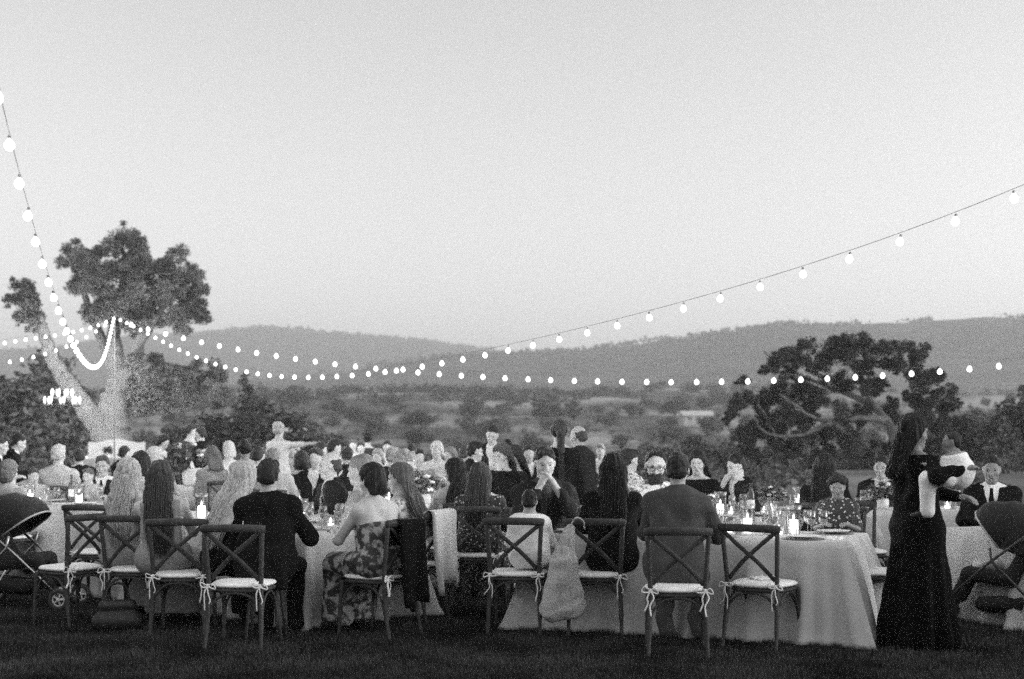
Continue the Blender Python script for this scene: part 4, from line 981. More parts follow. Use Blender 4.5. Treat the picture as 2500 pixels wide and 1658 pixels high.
def flowers(p, label, s=1.0, seed=1, tall=.0):
    r = empty('flower_arrangement', p, 0, s); tag(r, label, 'flowers', 'table flowers'); rg = random.Random(seed)
    link('vase', lathe_me('vase', [(.0, .0), (.06, .0), (.075, .03), (.082, .10), (.070, .14), (.066, .14), (.0, .12)], mat('vase_pale', .6, .4)), r)
    V, Q = leaf_cards([(Vector((rg.uniform(-.13, .13), rg.uniform(-.10, .10), .18 + rg.uniform(0, .12))), rg.uniform(.06, .10)) for _ in range(9)], 420, .030, seed, .3)
    link('leaves', np_mesh('leaves', V, Q, False), r, LEAF3)
    for k in range(11):
        a = rg.uniform(0, 6.28); rr = rg.uniform(.02, .17); c = Vector((rr * math.cos(a), rr * math.sin(a), .20 + rg.uniform(0, .14))); m = MB(); R_ = rg.uniform(.022, .038)
        for q in range(6): b = q * 1.05; m.ell(c + Vector((math.cos(b) * R_ * .5, math.sin(b) * R_ * .5, 0)), (R_ * .62, R_ * .62, R_ * .5), 7, 4)
        m.ell(c + Vector((0, 0, R_ * .25)), (R_ * .5, R_ * .5, R_ * .45), 7, 4); m.build('blossom', mat('petal_%d' % (k % 3), (.7, .35, .12)[k % 3], .8), r)
    return r

# ---------------------------------------------------------------- the tables
table('L', (-1.655, 11.38), 46, 1.15, 3.5, 'long banquet table seating the black-suited man', 'pale cloth on the table where the black-suited man sits', .14, 3)
table('R', (2.45, 10.5), 67.7, 1.05, 2.4, 'long banquet table seating the boy in white', 'pale cloth with fluted corner beside the woman holding a baby', .20, 8)
table('S', (-7.4, 15.3), 3, 3.0, 1.1, 'banquet table behind the dark stroller at the frame edge', 'pale cloth on the table behind the dark stroller', .10, 5)
table('M', (-.42, 13.9), 50, 1.1, 2.8, 'banquet table beyond the woman in floral dress', 'pale cloth on the table beyond the floral dress', .10, 6)
table('N', (1.75, 13.35), 8, 1.7, .9, 'banquet table before the man raising his napkin', 'pale cloth on the table before the man raising his napkin', .10, 7)
table('P', (2.6, 14.4), 2, 2.4, .95, 'banquet table beyond the long-haired woman near the spreading oak', 'pale cloth on the table near the spreading oak', .10, 9)
table('Q', (4.12, 11.2), 24, 2.0, 1.0, 'banquet table cut by the frame edge beside a stroller', 'pale cloth at the frame edge beside a stroller', .14, 10)
table('T', (-5.6, 20.2), 8, 2.0, 1.0, 'far banquet table with a heap of flowers', 'pale cloth on the far table heaped with flowers', .1, 11)
table('U', (-3.0, 18.6), -4, 3.0, 1.0, 'far banquet table in the middle of the crowd', 'pale cloth on the far middle table', .1, 12)
table('V', (-3.4, 25.6), 3, 3.6, 1.0, 'farthest banquet table behind the crowd', 'pale cloth on the farthest table', .1, 13)

# settee under the oak, and its small table
st = empty('settee', (G(284, 42.0).x, 42.0, 0), R(4)); tag(st, 'white high-backed settee under the oak trunk', 'settee')
FAB = mat('settee_linen', .5, .9, bump=.2, bscale=20)
m = MB(); pts = []
for i in range(25):
    x = -.82 + 1.64 * i / 24; pts.append((x, 1.18 + .12 * math.exp(-(x / .42) ** 2) + .03 * math.exp(-((abs(x) - .78) / .06) ** 2)))
vs = [(x, -.0, .35) for x, z in pts] + [(x, -.0, z) for x, z in pts] + [(x, .16, .35) for x, z in pts] + [(x, .16, z) for x, z in pts]; n = 25
fs = [(i, i + 1, n + i + 1, n + i) for i in range(n - 1)] + [(2 * n + i + 1, 2 * n + i, 3 * n + i, 3 * n + i + 1) for i in range(n - 1)] + [(n + i, n + i + 1, 3 * n + i + 1, 3 * n + i) for i in range(n - 1)] + [(0, n, 3 * n, 2 * n), (n - 1, 3 * n - 1, 4 * n - 1, 2 * n - 1)]
m.add(vs, fs).build('backrest', FAB, st, False); MB().box((0, -.36, .38), (1.5, .66, .18), None, .04).build('seat', FAB, st)
for e in (-1, 1): MB().box((e * .80, -.34, .48), (.12, .70, .42), None, .05).build('armrest', FAB, st)
for x in (-.74, .74):
    for y in (-.62, .1): MB().tube([(x, y, 0), (x, y, .3)], [.018, .026], 8).build('leg', WOOD, st)
table('W', (G(192, 40.2).x, 40.2), 2, 1.5, .75, 'small table before the white settee', 'white cloth on the small table before the settee', .08, 14)

# ---------------------------------------------------------------- chairs seen from behind
chair(-3.60, 11.62, -52, 'cross-back chair turned aside, nearest the stroller')
chair(-3.02, 11.52, 8, 'cross-back chair under the woman with wavy blonde hair')
chair(-2.56, 11.10, -2, 'cross-back chair under the woman with long brown curls')
chair(-1.97, 10.42, 5, 'cross-back chair between the straight-haired blonde and the black-suited man')
chair(-3.80, 13.10, 8, 'cross-back chair half hidden behind the stroller, nearest the pale cloth')
chair(-1.04, 10.98, -58, 'cross-back chair with a black garment hung over its rail')
chair(-.86, 11.85, -66, 'cross-back chair with a pale shawl hung over its rail')
chair(.05, 11.20, 8, 'cross-back chair holding the small boy in white')
chair(.66, 11.10, 6, 'cross-back chair under the woman with long black hair')
chair(1.17, 10.12, 4, 'cross-back chair under the grey-suited guest')
chair(1.84, 10.42, 32, 'empty cross-back chair with a napkin left on its cushion')
chair(2.93, 11.25, -72, 'empty cross-back chair at the table end beside the standing woman')
chair(3.22, 13.15, 178, 'cross-back chair with its rail showing behind the seated child')

# ---------------------------------------------------------------- the guests
NEAR = dict(rc=.0165, rf=.009); MID = dict(rc=.020, rf=.011); FAR = dict(rc=.027, rf=.018, fine=False)
FLORAL = mat_pattern('floral_black', .015, .45, 34, .27, .05); FLORAL.node_tree.nodes['Color Ramp'].color_ramp.elements[0].color = (.4, .4, .4, 1); FLORAL.node_tree.nodes['Color Ramp'].color_ramp.elements[1].color = (.012, .012, .012, 1)
MOTTLE = mat_pattern('mottled_dress', .02, .28, 16, .52, .05, 'noise'); PRINT = mat_pattern('printed_shirt', .08, .6, 30, .45, .05, 'noise'); PALEPRINT = mat_pattern('pale_print', .14, .55, 26, .47, .06, 'noise')
G1 = 'guests at the table of the black-suited man'; G2 = 'guests at the table of the small boy'; G3 = 'guests further back'
AUTO = []
def seat_auto(label, p, face): AUTO.append((label, p, face))
def guest(label, px, yt, Y, face, chairlab=None, **k):
    r = person(label, px, yt, Y, face, **k)
    if chairlab: chair(r.location.x, r.location.y, face, chairlab, whole=Y < 16)
    return r
# table of the black-suited man
person('person with long wavy blonde hair seen from behind', 316, 1120, 11.68, 12, hair='wavy', hc=.34, top='sleeveless', tv=.30, legs='skirt', hl=.36, armL='table', armR='table', group=G1, **NEAR)
person('person with long brown curls clipped back, pale dress', 391, 1126, 11.28, -4, hair='wavy', hc=.045, top='sleeveless', tv=.26, legs='skirt', hl=.42, side=-4, armL='table', armR='table', group=G1, **NEAR)
person('person with long straight blonde hair leaning in, black top', 596, 1129, 11.35, 22, lean=20, side=2, roll=14, hair='long', hc=.40, top='blouse', tv=.012, legs='skirt', hl=.40, hside=-.05, armL='table', armR='table', group=G1, **NEAR)
bs = person('person in black suit seen from behind at the table corner', 656, 1122, 10.80, 6, lean=7, hair='short', hc=.022, sk='m', top='jacket', tv=.012, fat=1.12, armL='table', armR='out', group=G1, s=1.0, **NEAR)
st2 = empty('stool', (bs.location.x, bs.location.y, 0)); tag(st2, 'low stool hidden under the black-suited man', 'stool')
MB().lathe([(0, .44), (.17, .44), (.18, .455), (.17, .475), (0, .478)], 20).build('seat', WOOD, st2)
for a in range(4): MB().tube([(.13 * math.cos(a * 1.571 + .8), .13 * math.sin(a * 1.571 + .8), .44), (.19 * math.cos(a * 1.571 + .8), .19 * math.sin(a * 1.571 + .8), 0)], .014, 7).build('leg', WOOD, st2)
tl = SDF(.06)
for x in (-.15, -.05, .05, .15): tl.cap((x * .8, -.09, .66), (x, -.135, .34), .085, .055, .06)
tl.cut(lambda x, y, z: .41 - .05 * x - z + 0 * y)
link('coat_tail', mesh_sdf('coat_tail', tl, .016, disp=wrinkle(.004, 16, 5)), bs, cloth(.012))
guest('person in dark suit and patterned tie, facing sideways', 803, 1104, 13.3, -112, 'cross-back chair under the guest with the patterned tie', yaw=4, hair='bald', hc=.05, top='jacket', tv=.022, tie=.16, armL='table', armR='table', lean=8, group=G1, **NEAR)
guest('person with pale swept-up hair in profile beside the dark bob', 876, 1115, 12.75, -84, 'cross-back chair under the guest with pale swept-up hair', hair='updo', hc=.22, top='cap', tv=.25, legs='skirt', armL='table', armR='table', group=G1, **NEAR)
person('person with dark bob in strapless mottled dress', 906, 1133, 11.0, -42, lean=14, yaw=-14, hair='bob', hc=.018, top='strapless', dressm=MOTTLE, legs='skirt', armL='table', armR='lap', group=G1, **NEAR)
person('person with shoulder-length brown hair turned to the dark bob', 976, 1132, 11.95, -64, lean=6, yaw=-20, hair='long', hc=.10, top='cap', dressm=PALEPRINT, legs='skirt', hl=.22, armL='table', armR='lap', group=G1, **NEAR)
# table of the small boy
boy = person('small boy in white shirt seen from behind', 1293, 1195, 11.15, 6, s=.74, seat=.535, lean=4, hair='cropped', hc=.02, sk='m', top='shirt', tv=1.0, lv=.30, armL='table', armR='table', group=G2, **NEAR)
guest('person in grey suit with clasped hands at the mouth', 1330, 1091, 11.95, 168, 'cross-back chair under the guest with clasped hands', lean=16, yaw=4, pitch=12, hair='short', hc=.035, top='jacket', tv=.035, shirt=.08, armL='face', armR='face', group=G2, s=1.08, **NEAR)
person('person with long black hair and black jacket seen from behind', 1497, 1108, 11.22, 4, lean=8, hair='long', hc=.010, sk='d', top='blouse', tv=.014, fat=1.1, hl=.26, armL='table', armR='table', lv=.012, group=G2, **NEAR)
guest('person with dark beard and glasses facing the camera', 1600, 1099, 12.6, 181, 'cross-back chair under the bearded guest', lean=6, pitch=12, hair='short', hline=-.014, hc=.02, top='shirt', dressm=PRINT, tv=.4, beard=.02, glasses=True, armL='table', armR='table', group=G2, s=1.1, **NEAR)
person('person with short dark hair and grey suit seen from behind', 1655, 1106, 10.45, 12, lean=12, hair='short', hc=.03, sk='m', top='jacket', tv=.072, fat=.98, armL='table', armR='out', group=G2, **NEAR)
guest('child with hair tied up in a puff peering over the table', 2045, 1160, 12.1, 196, 'cross-back chair under the child with the hair puff', s=.78, lean=16, pitch=10, seat=.535, hair='curly', hc=.015, sk='d', top='tee', dressm=FLORAL, armL='table', armR='table', group=G2, **NEAR)
# the woman with the baby, the man behind
wb = person('woman in long black dress holding a baby', 2232, 1015, 10.35, 66, pose='stand', lean=-3, yaw=6, hair='long', hc=.006, sk='d', top='blouse', tv=.008, legs='skirt', hl=.12, armL=((-.14, .18, 1.14), (.14, .28, 1.10)), armR=((.375, -.14, 1.26), (.42, .04, 1.31)), group='woman and baby', **NEAR)
person('baby in white clothes with dark hair, held up', 2322, 1054, 10.13, -80, s=.60, seat=1.21, lean=12, pitch=-4, hair='cropped', hc=.02, sk='d', top='shirt', tv=.85, lv=.85, armL='chest', armR='chest', group='woman and baby', rc=.012, rf=.009, kmin=.4, fat=1.2, puff=.022)
guest('person with cropped hair in black suit beyond the stroller', 2421, 1113, 13.0, 200, 'cross-back chair under the black-suited guest beyond the stroller', hair='cropped', hc=.015, sk='d', top='jacket', tv=.010, tie=.01, armL='table', armR='table', group=G3, **MID)
# middle ground, right
guest('person with long dark hair looking over a shoulder', 1703, 1102, 15.2, 206, 'cross-back chair under the guest looking over a shoulder', hair='long', hc=.015, top='blouse', tv=.012, legs='skirt', armL='table', armR='table', yaw=-8, group=G3, **MID)
guest('person in black jacket raising a napkin to the face', 1797, 1108, 14.7, 248, 'cross-back chair under the guest raising a napkin', pitch=16, lean=10, hair='cropped', hc=.015, top='jacket', tv=.014, armL='table', armR='face', group=G3, **MID)
guest('person with long dark braids and dark jacket seen from behind', 2014, 1109, 13.45, 22, 'cross-back chair under the guest with long braids', hair='long', hc=.015, sk='d', top='blouse', tv=.014, hl=.40, armL='table', armR='out', group=G3, **MID)
guest('person with cropped dark hair in open dark jacket, looking across', 2152, 1114, 15.7, 206, 'cross-back chair under the guest in open dark jacket', hair='cropped', hc=.015, sk='m', top='jacket', tv=.014, shirt=.55, armL='table', armR='chest', group=G3, **MID)
guest('person with dark hair in pale printed shirt beside the beard', 1537, 1096, 15.6, 60, 'cross-back chair under the guest in printed shirt', hair='short', hc=.02, top='tee', dressm=PRINT, armL='table', armR='table', group=G3, **MID)
person('standing person with dark ponytail and black jacket, back turned', 1364, 1030, 15.6, -8, pose='stand', hair='pony', hc=.025, top='blouse', tv=.012, lv=.012, armL='hold', armR='down', hl=.5, group=G3, **MID)
person('standing balding person in dark jacket beside the ponytail', 1411, 1041, 16.6, -52, pose='stand', hair='bald', hc=.05, sk='m', top='jacket', tv=.025, armL='hold', armR='down', group=G3, **MID)
# middle ground, centre
guest('person with long dark hair and pale bare-backed top', 1109, 1120, 13.5, -24, 'cross-back chair under the dark-haired guest in pale top', yaw=-30, hair='long', hc=.012, top='strap', tv=.36, legs='skirt', hl=.26, hside=-.06, armL='table', armR='table', group=G3, **MID)
guest('person with long brown hair in black floral dress', 1172, 1130, 12.85, 8, 'cross-back chair under the floral dress', hair='long', hc=.05, top='blouse', dressm=FLORAL, legs='skirt', hl=.34, armL='table', armR='table', group=G3, **NEAR)
guest('person in black top resting the chin on a hand', 1225, 1082, 15.6, 222, 'cross-back chair under the guest resting chin on hand', pitch=18, hair='long', hc=.05, top='blouse', tv=.010, legs='skirt', armL='face', armR='table', hl=.2, group=G3, **MID)
guest('person with dark hair behind the chin-resting guest', 1254, 1088, 16.6, 240, 'cross-back chair behind the chin-resting guest', hair='long', hc=.02, top='blouse', tv=.02, legs='skirt', armL='lap', armR='lap', group=G3, **MID)
guest('person in black jacket leaning sideways under a standing guest', 1160, 1079, 18.2, 74, 'cross-back chair under the sideways-leaning black jacket', lean=16, hair='short', hc=.015, top='jacket', tv=.012, armL='table', armR='table', group=G3, **MID)
person('standing person with cropped hair bending a bright face down', 1202, 1041, 19.2, 190, pose='stand', lean=14, pitch=20, roll=-8, hair='cropped', hc=.02, top='jacket', tv=.02, armL='hold', armR='down', group=G3, **MID)
guest('person with curly pale hair in dark vest and white sleeves', 992, 1102, 14.5, 78, 'cross-back chair under the curly-haired guest in a vest', hair='curly', hc=.30, top='vest', tv=.70, armL='table', armR='table', group=G3, **MID)
guest('person with short grey hair behind the curly-haired guest', 959, 1090, 17.2, 6, 'cross-back chair behind the curly-haired guest', hair='short', hc=.22, top='jacket', tv=.03, group=G3, **MID)
guest('pale blonde person in white blouse at the middle table', 1066, 1078, 21.0, 200, 'cross-back chair under the pale blonde in white', hair='bob', hc=.55, top='blouse', tv=.65, legs='skirt', armL='chest', armR='table', group=G3, **FAR)
guest('person with dark hair and pale top reaching an arm out', 817, 1073, 20.8, 60, 'cross-back chair under the guest reaching an arm out', hair='short', hc=.015, top='shirt', tv=.55, armL='up', armR='table', group=G3, **FAR)
guest('person with dark hair left of the patterned tie', 736, 1101, 18.0, -10, 'cross-back chair left of the patterned tie', hair='bob', hc=.03, top='blouse', tv=.03, legs='skirt', group=G3, **MID)
guest('person with short grey hair above the black suit', 666, 1095, 16.3, 4, 'cross-back chair above the black suit', hair='short', hc=.18, top='shirt', tv=.4, armL='table', armR='table', group=G3, **MID)
person('white-haired standing woman in white dress pointing aside', 682, 1034, 24.0, 24, pose='stand', hair='updo', hc=.28, sk='m', top='cap', tv=.48, legs='skirt', armL='down', armR='point', group=G3, **FAR)
guest('person with round dark hair seen from behind, far table', 599, 1078, 20.0, 0, 'cross-back chair under the round dark head', hair='curly', hc=.010, sk='d', top='shirt', tv=.35, group=G3, **FAR)
guest('fair-haired person left of the round dark head', 558, 1078, 21.2, -30, 'cross-back chair under the fair-haired far guest', hair='bob', hc=.45, top='blouse', tv=.5, legs='skirt', group=G3, **FAR)
guest('person with long light-brown hair beside the flower heap', 517, 1090, 19.0, -40, 'cross-back chair beside the flower heap', hair='long', hc=.10, top='cap', tv=.25, legs='skirt', group=G3, **FAR)
person('standing person in black suit with the embracing pair', 489, 1043, 24.0, -60, pose='stand', pitch=10, hair='cropped', hc=.03, top='jacket', tv=.012, armL='hold', armR='down', group=G3, **FAR)
person('standing pale-shirted person of the embracing pair', 467, 1036, 25.0, 60, pose='stand', pitch=8, hair='short', hc=.03, top='shirt', tv=.6, armL='chest', armR='chest', group=G3, **FAR)
guest('person in white shirt and dark vest leaning back', 450, 1076, 22.2, 70, 'cross-back chair under the guest leaning back', lean=-14, hair='short', hc=.02, top='vest', tv=.7, armL='table', armR='lap', group=G3, **FAR)
person('dark-haired person bending forward with a hair band', 400, 1061, 25.5, 100, pose='stand', lean=34, pitch=24, hair='bob', hc=.012, top='cap', tv=.5, legs='skirt', armL='hold', armR='hold', group=G3, **FAR)
guest('grey-haired person in pale jacket above the brown curls', 376, 1091, 16.2, 10, 'cross-back chair above the brown curls', hair='short', hc=.45, top='jacket', tv=.35, armL='table', armR='table', group=G3, **MID)
guest('person with glossy dark hair just behind the wavy blonde', 343, 1103, 14.2, -30, 'cross-back chair just behind the wavy blonde', hair='bob', hc=.014, top='blouse', tv=.3, legs='skirt', group=G3, **MID)
# the table behind the stroller
guest('white-haired person in pale jumper seen from behind', 143, 1086, 17.4, 2, 'cross-back chair under the white-haired guest', hair='short', hc=.42, top='shirt', tv=.45, armL='table', armR='table', group=G3, **MID)
guest('person with bow tie and white shirt facing the camera', 250, 1112, 17.0, 176, 'cross-back chair under the guest with bow tie', hair='short', hc=.05, sk='m', top='jacket', tv=.02, armL='table', armR='table', tie=.01, group=G3, **MID)
guest('child with light-brown hair beside the bow tie', 216, 1152, 16.9, 200, 'cross-back chair under the light-haired child', s=.76, seat=.535, hair='short', hc=.10, top='tee', tv=.4, group=G3, **MID)
guest('child with brown hair below the white-haired guest', 82, 1147, 16.95, 150, 'cross-back chair under the brown-haired child', s=.76, seat=.535, hair='short', hc=.05, top='tee', tv=.45, group=G3, **MID)
guest('person with grey bob at the very frame edge', 22, 1127, 14.9, 20, 'cross-back chair at the very frame edge', hair='bob', hc=.14, top='blouse', tv=.35, legs='skirt', group=G3, **MID)
person('person in black suit bending over at the frame edge', 46, 1059, 19.6, 70, pose='stand', lean=30, pitch=18, hair='cropped', hc=.02, top='jacket', tv=.012, armL='hold', armR='hold', group=G3, **MID)
person('person in black suit cut by the frame edge', 2, 1066, 19.0, 80, pose='stand', lean=24, pitch=10, hair='short', hc=.05, top='jacket', tv=.012, armL='hold', armR='hold', group=G3, **MID)
# farthest row
for lab, px, yt, Y, f, h, c, t in [('far person with light hair left of the dark bun', 862, 1073, 29.5, 190, 'short', .12, .5), ('far person with a bright face under the dark bun', 881, 1080, 28.5, 170, 'cropped', .03, .3), ('far standing person with a dark bun', 898, 1060, 30, 0, 'bun', .012, .05),
                                   ('far person in white left of the grey head', 922, 1097, 23.0, 200, 'bob', .3, .65), ('far person with dark hair over the curly head', 1022, 1096, 20.5, 160, 'short', .03, .3), ('far person in pale top right of the white blouse', 1098, 1092, 22.5, 220, 'long', .2, .5),
                                   ('far dark-haired person behind the bending bright face', 1240, 1072, 22.5, 0, 'short', .012, .1), ('far person with dark hair beside the reaching arm', 784, 1080, 23.0, 90, 'bob', .03, .4), ('far blonde person right of the pointing woman', 716, 1082, 24.5, 200, 'long', .35, .45)]:
    guest(lab, px, yt, Y, f, pose='stand' if 'standing' in lab else 'sit', hair=h, hc=c, top='cap', tv=t, legs='skirt', group=G3, **FAR)

for lab, px, yt, Y, f, h, c, t in [('far person in dark suit just left of the grey head', 632, 1091, 19.0, 20, 'short', .03, .015), ('far person in dark suit between the tie and the reaching arm', 772, 1094, 17.6, 200, 'short', .04, .02), ('far person in dark suit above the pale swept-up hair', 846, 1090, 19.2, -20, 'cropped', .02, .014),
                                   ('far person in dark suit between the dark bun and the white blouse', 945, 1076, 27.0, 180, 'short', .02, .015), ('far person in black above the curly head', 1004, 1084, 25.0, 10, 'short', .02, .012), ('far person in black beside the leaning black jacket', 1136, 1088, 20.5, 30, 'short', .05, .014),
                                   ('far person in dark suit left of the dark ponytail', 1290, 1086, 19.6, 170, 'short', .04, .016), ('far grey-haired person right of the balding guest', 1466, 1084, 24.0, 200, 'short', .25, .05), ('far person in dark suit left of the settee table', 192, 1096, 21.5, -30, 'short', .03, .014), ('far person in dark suit right of the settee table', 305, 1088, 23.0, 30, 'cropped', .02, .014)]:
    guest(lab, px, yt, Y, f, hair=h, hc=c, top='jacket', tv=t, group=G3, **FAR)

# ---------------------------------------------------------------- settings on the tables
w = 'by the black-suited man'
for u, v in [(.30, .42), (.42, .30), (.62, .34), (.78, .52), (.50, .58), (.34, .80), (.72, .86), (.88, .40), (.60, 1.08), (.30, 1.30), (.84, 1.22), (.40, 1.7), (.8, 1.75)]: wineglass(on('L', u, v), w)
for u, v in [(.22, .60), (.56, .46), (.68, .64), (.90, .70), (.26, 1.05), (.80, 1.5)]: tumbler(on('L', u, v), w)
for u, v in [(.56, .78), (.58, 1.5), (.56, 2.3)]: hurricane(on('L', u, v), w)
for u, v in [(.46, .95), (.66, .50), (.66, 1.25), (.5, 1.95)]: votive(on('L', u, v), w)
for u, v in [(.20, .32), (.24, 1.52), (.24, 2.2), (.92, .95), (.92, 1.7), (.5, .18), (.92, .22)]: place_setting(on('L', u, v), w)
flowers(on('L', .56, 1.15), 'low flowers in the middle of the black-suited man\'s table', .8, 31)
carafe(on('L', .70, 1.0), 'clear bottle beside the candle by the dark bob'); napkin(on('L', .45, .15), 'crumpled napkin at the table corner by the dark bob', .6)
w = 'on the table with the fluted corner'
for u, v in [(.62, .26), (.55, .34), (.72, .40), (.48, .62), (.60, .72), (.80, .66), (.86, .95), (.45, 1.05), (.62, 1.12), (.82, 1.30), (.38, 1.38), (.7, 1.7), (.40, 2.0), (.75, 2.1)]: wineglass(on('R', u, v), w)
for u, v in [(.44, .46), (.70, .55), (.52, .92), (.78, 1.10), (.55, 1.45), (.35, 1.75)]: tumbler(on('R', u, v), w)
for u, v in [(.66, .50), (.70, .88), (.60, 1.85)]: hurricane(on('R', u, v), w)
for u, v in [(.58, .60), (.56, 1.00), (.64, 1.55)]: votive(on('R', u, v), w)
for u, v in [(.20, .34), (.20, 1.0), (.20, 1.7), (.85, .22), (.86, 1.55), (.20, 2.2), (.84, 2.15)]: place_setting(on('R', u, v), w)
carafe(on('R', .50, .66), 'tall clear bottle between the two big hurricane candles'); flowers(on('R', .66, 1.30), 'trailing flowers before the bearded guest', .9, 41)
napkin(on('R', .30, .55), 'white napkin near the fluted table corner', .3); napkin(on('R', .28, .12), 'white napkin beside the plate at the table end', 1.2)
w = 'behind the dark stroller'
for u, v in [(.5 + .19 * k, .25 + .5 * ((k * 7) % 5) / 5) for k in range(13)]: wineglass(on('S', u, v), w)
for u, v in [(.9, .4), (1.7, .55), (2.3, .3), (2.7, .5)]: tumbler(on('S', u, v), w)
for u, v in [(1.25, .5), (2.05, .45), (2.55, .62)]: hurricane(on('S', u, v), w)
for u, v in [(1.5, .3), (2.2, .3), (1.9, .7)]: votive(on('S', u, v), w)
for u, v in [(1.0, .18), (1.8, .18), (2.7, .2), (2.2, .9)]: place_setting(on('S', u, v), w)
flowers(on('S', 1.6, .6), 'pale flowers on the table behind the stroller', .9, 51); bottle(on('S', 2.42, .8), 'dark wine bottle on the table behind the stroller')
for key, w, cells in [('M', 'beyond the floral dress', [(.3, .5), (.7, .9), (.4, 1.5), (.8, 1.9)]), ('N', 'before the raised napkin', [(.3, .3), (.8, .5), (1.2, .35), (.5, .6)]), ('P', 'near the spreading oak', [(.4, .4), (1.0, .5), (1.6, .4), (2.0, .5)]),
                      ('T', 'on the flower-heaped table', [(.4, .4), (1.5, .5)]), ('U', 'on the far middle table', [(.5, .4), (1.2, .5), (1.9, .4), (2.5, .5)]), ('V', 'on the farthest table', [(.6, .4), (1.6, .5), (2.6, .4)]), ('Q', 'at the frame edge beside a stroller', [(.4, .4), (.8, .6)])]:
    for k, (u, v) in enumerate(cells):
        p = on(key, u, v); wineglass(p + Vector((.12, .05, 0)), w); wineglass(p + Vector((-.14, .08, 0)), w); tumbler(p + Vector((.02, -.14, 0)), w)
        if k % 2 == 0: hurricane(p, w)
        else: votive(p, w)
        if k < 3: place_setting(p + Vector((-.06, -.26, 0)), w)
flowers(on('M', .5, 1.1), 'flowers in a pale vase beyond the floral dress', 1.1, 61); flowers(on('T', 1.0, .5), 'heap of dark flowers on a far table', 1.9, 71); flowers(on('N', .9, .6), 'small flowers before the raised napkin', .8, 81); flowers(on('U', 1.6, .45), 'small flowers on the far middle table', .9, 91); flowers(on('P', 1.3, .45), 'small flowers near the spreading oak', .8, 101)
bottle(on('N', .62, .35), 'dark wine bottle before the raised napkin')
for u in (.15, 1.25): votive(on('W', u, .3), 'before the white settee')
flowers(on('W', .7, .4), 'low garland of flowers before the white settee', 1.0, 111)
napkin(Vector((1.86, 10.46, .496)), 'white napkin left on the empty chair cushion', .4)

# ---------------------------------------------------------------- things hung on chairs and left on the grass
def drape(name, label, cat, mt, base, face, w, zt, front, back, seed, thick=.022, flare=1.0, fold=.03, rail=.045):
    """cloth hung over a chair rail: base is the chair's place, the rail runs across its back"""
    rg = random.Random(seed); nx = 22; path = []
    for i in range(8): t = i / 7; path.append((-.29 + rail + .02 * (1 - t), zt - front * (1 - t)))
    for a in range(1, 6): q = math.pi * a / 6; path.append((-.29 + rail * math.cos(q), zt + rail * .8 * math.sin(q)))
    for i in range(12): t = i / 11; path.append((-.29 - rail - .03 * t, zt - back * t))
    top = []; bot = []; ph = rg.uniform(0, 6)
    for j, (y, z) in enumerate(path):
        hang = max(0, (zt - z)) / max(back, .1); sc = 1 + (flare - 1) * hang
        for i in range(nx):
            x = (i / (nx - 1) - .5) * w * sc; f = fold * hang * (math.sin(x * 26 / sc + ph + hang * 1.5) + .45 * math.sin(x * 57 + ph * 2)); sg = -1 if j > 10 else 1
            zz = z + .035 * hang * math.sin(x * 13 + ph) + .02 * hang * math.sin(x * 40)
            top.append((x, y + f * 1.0 + sg * thick / 2, zz)); bot.append((x, y + f * 1.0 - sg * thick / 2, zz))
    n = len(path); b = nx * n; fs = []
    for j in range(n - 1):
        for i in range(nx - 1): q = (j * nx + i, j * nx + i + 1, (j + 1) * nx + i + 1, (j + 1) * nx + i); fs.append(q); fs.append(tuple(k + b for k in q[::-1]))
    rim = list(range(nx)) + [j * nx + nx - 1 for j in range(1, n)] + [(n - 1) * nx + i for i in range(nx - 2, -1, -1)] + [j * nx for j in range(n - 2, 0, -1)]
    fs += [(rim[k], rim[k] + b, rim[(k + 1) % len(rim)] + b, rim[(k + 1) % len(rim)]) for k in range(len(rim))]
    o = MB().add(top + bot, fs).build(name, mt); o.location = (base[0], base[1], 0); o.rotation_euler = (0, 0, -R(face)); return tag(o, label, cat)
drape('jacket', 'black garment hung over the chair rail beside the mottled dress', 'garment', cloth(.008), (-1.04, 10.98), -58, .30, .885, .16, .62, 2, flare=.92)
drape('shawl', 'pale shawl hung over the chair rail behind the brown-haired guest', 'shawl', mat('shawl_wool', .42, .95, bump=.4, bscale=50, var=.08), (-.86, 11.85), -66, .40, .90, .20, .60, 4, flare=1.05, fold=.04)
# net bag hung from the chair post
bg_ = SDF(.05); o = Vector((.42, 10.80, 0)); 
bg_.cap((.0, 0, .80), (-.03, 0, .58), .040, .095, .03).cap((-.03, 0, .58), (-.11, 0, .24), .09, .095, .03).cap((-.03, 0, .58), (.04, 0, .26), .09, .095, .03).cap((-.12, 0, .22), (.05, 0, .24), .085, .08, .03).cap((.02, 0, .84), (.0, 0, .74), .03, .045, .03)
bg_.cut(lambda x, y, z: .145 + .10 * x - z + 0 * y)
bag = empty('hanging_bag', o); tag(bag, 'pale knitted bag hung between the boy\'s chair and the black jacket', 'bag')
link('bag_body', mesh_sdf('bag_body', bg_, .011, disp=lambda P_: wrinkle(.004, 20, 6)(strands(.007, (-.04, -.01, 0), 4, 13)(P_))), bag, mat('knit_pale', .42, .95, bump=.7, bscale=130, var=.3, vscale=110))
for e in (-1, 1): MB().tube(smooth_path([(.01, e * .02, .80), (.03, e * .03, .88), (.07, e * .035, .925), (.12, e * .03, .90), (.13, e * .02, .84)], 5), .009, 7, .6).build('handle', mat('knit_pale', .42), bag)
hb_ = SDF(.03); hb_.cap((-.12, 0, .08), (.12, 0, .08), .08).cap((-.10, 0, .20), (.10, 0, .20), .05)
hd = link('handbag', None) if False else empty('handbag', (-3.12, 11.25, 0), .3); tag(hd, 'black handbag on the grass under the blonde\'s chair', 'handbag')
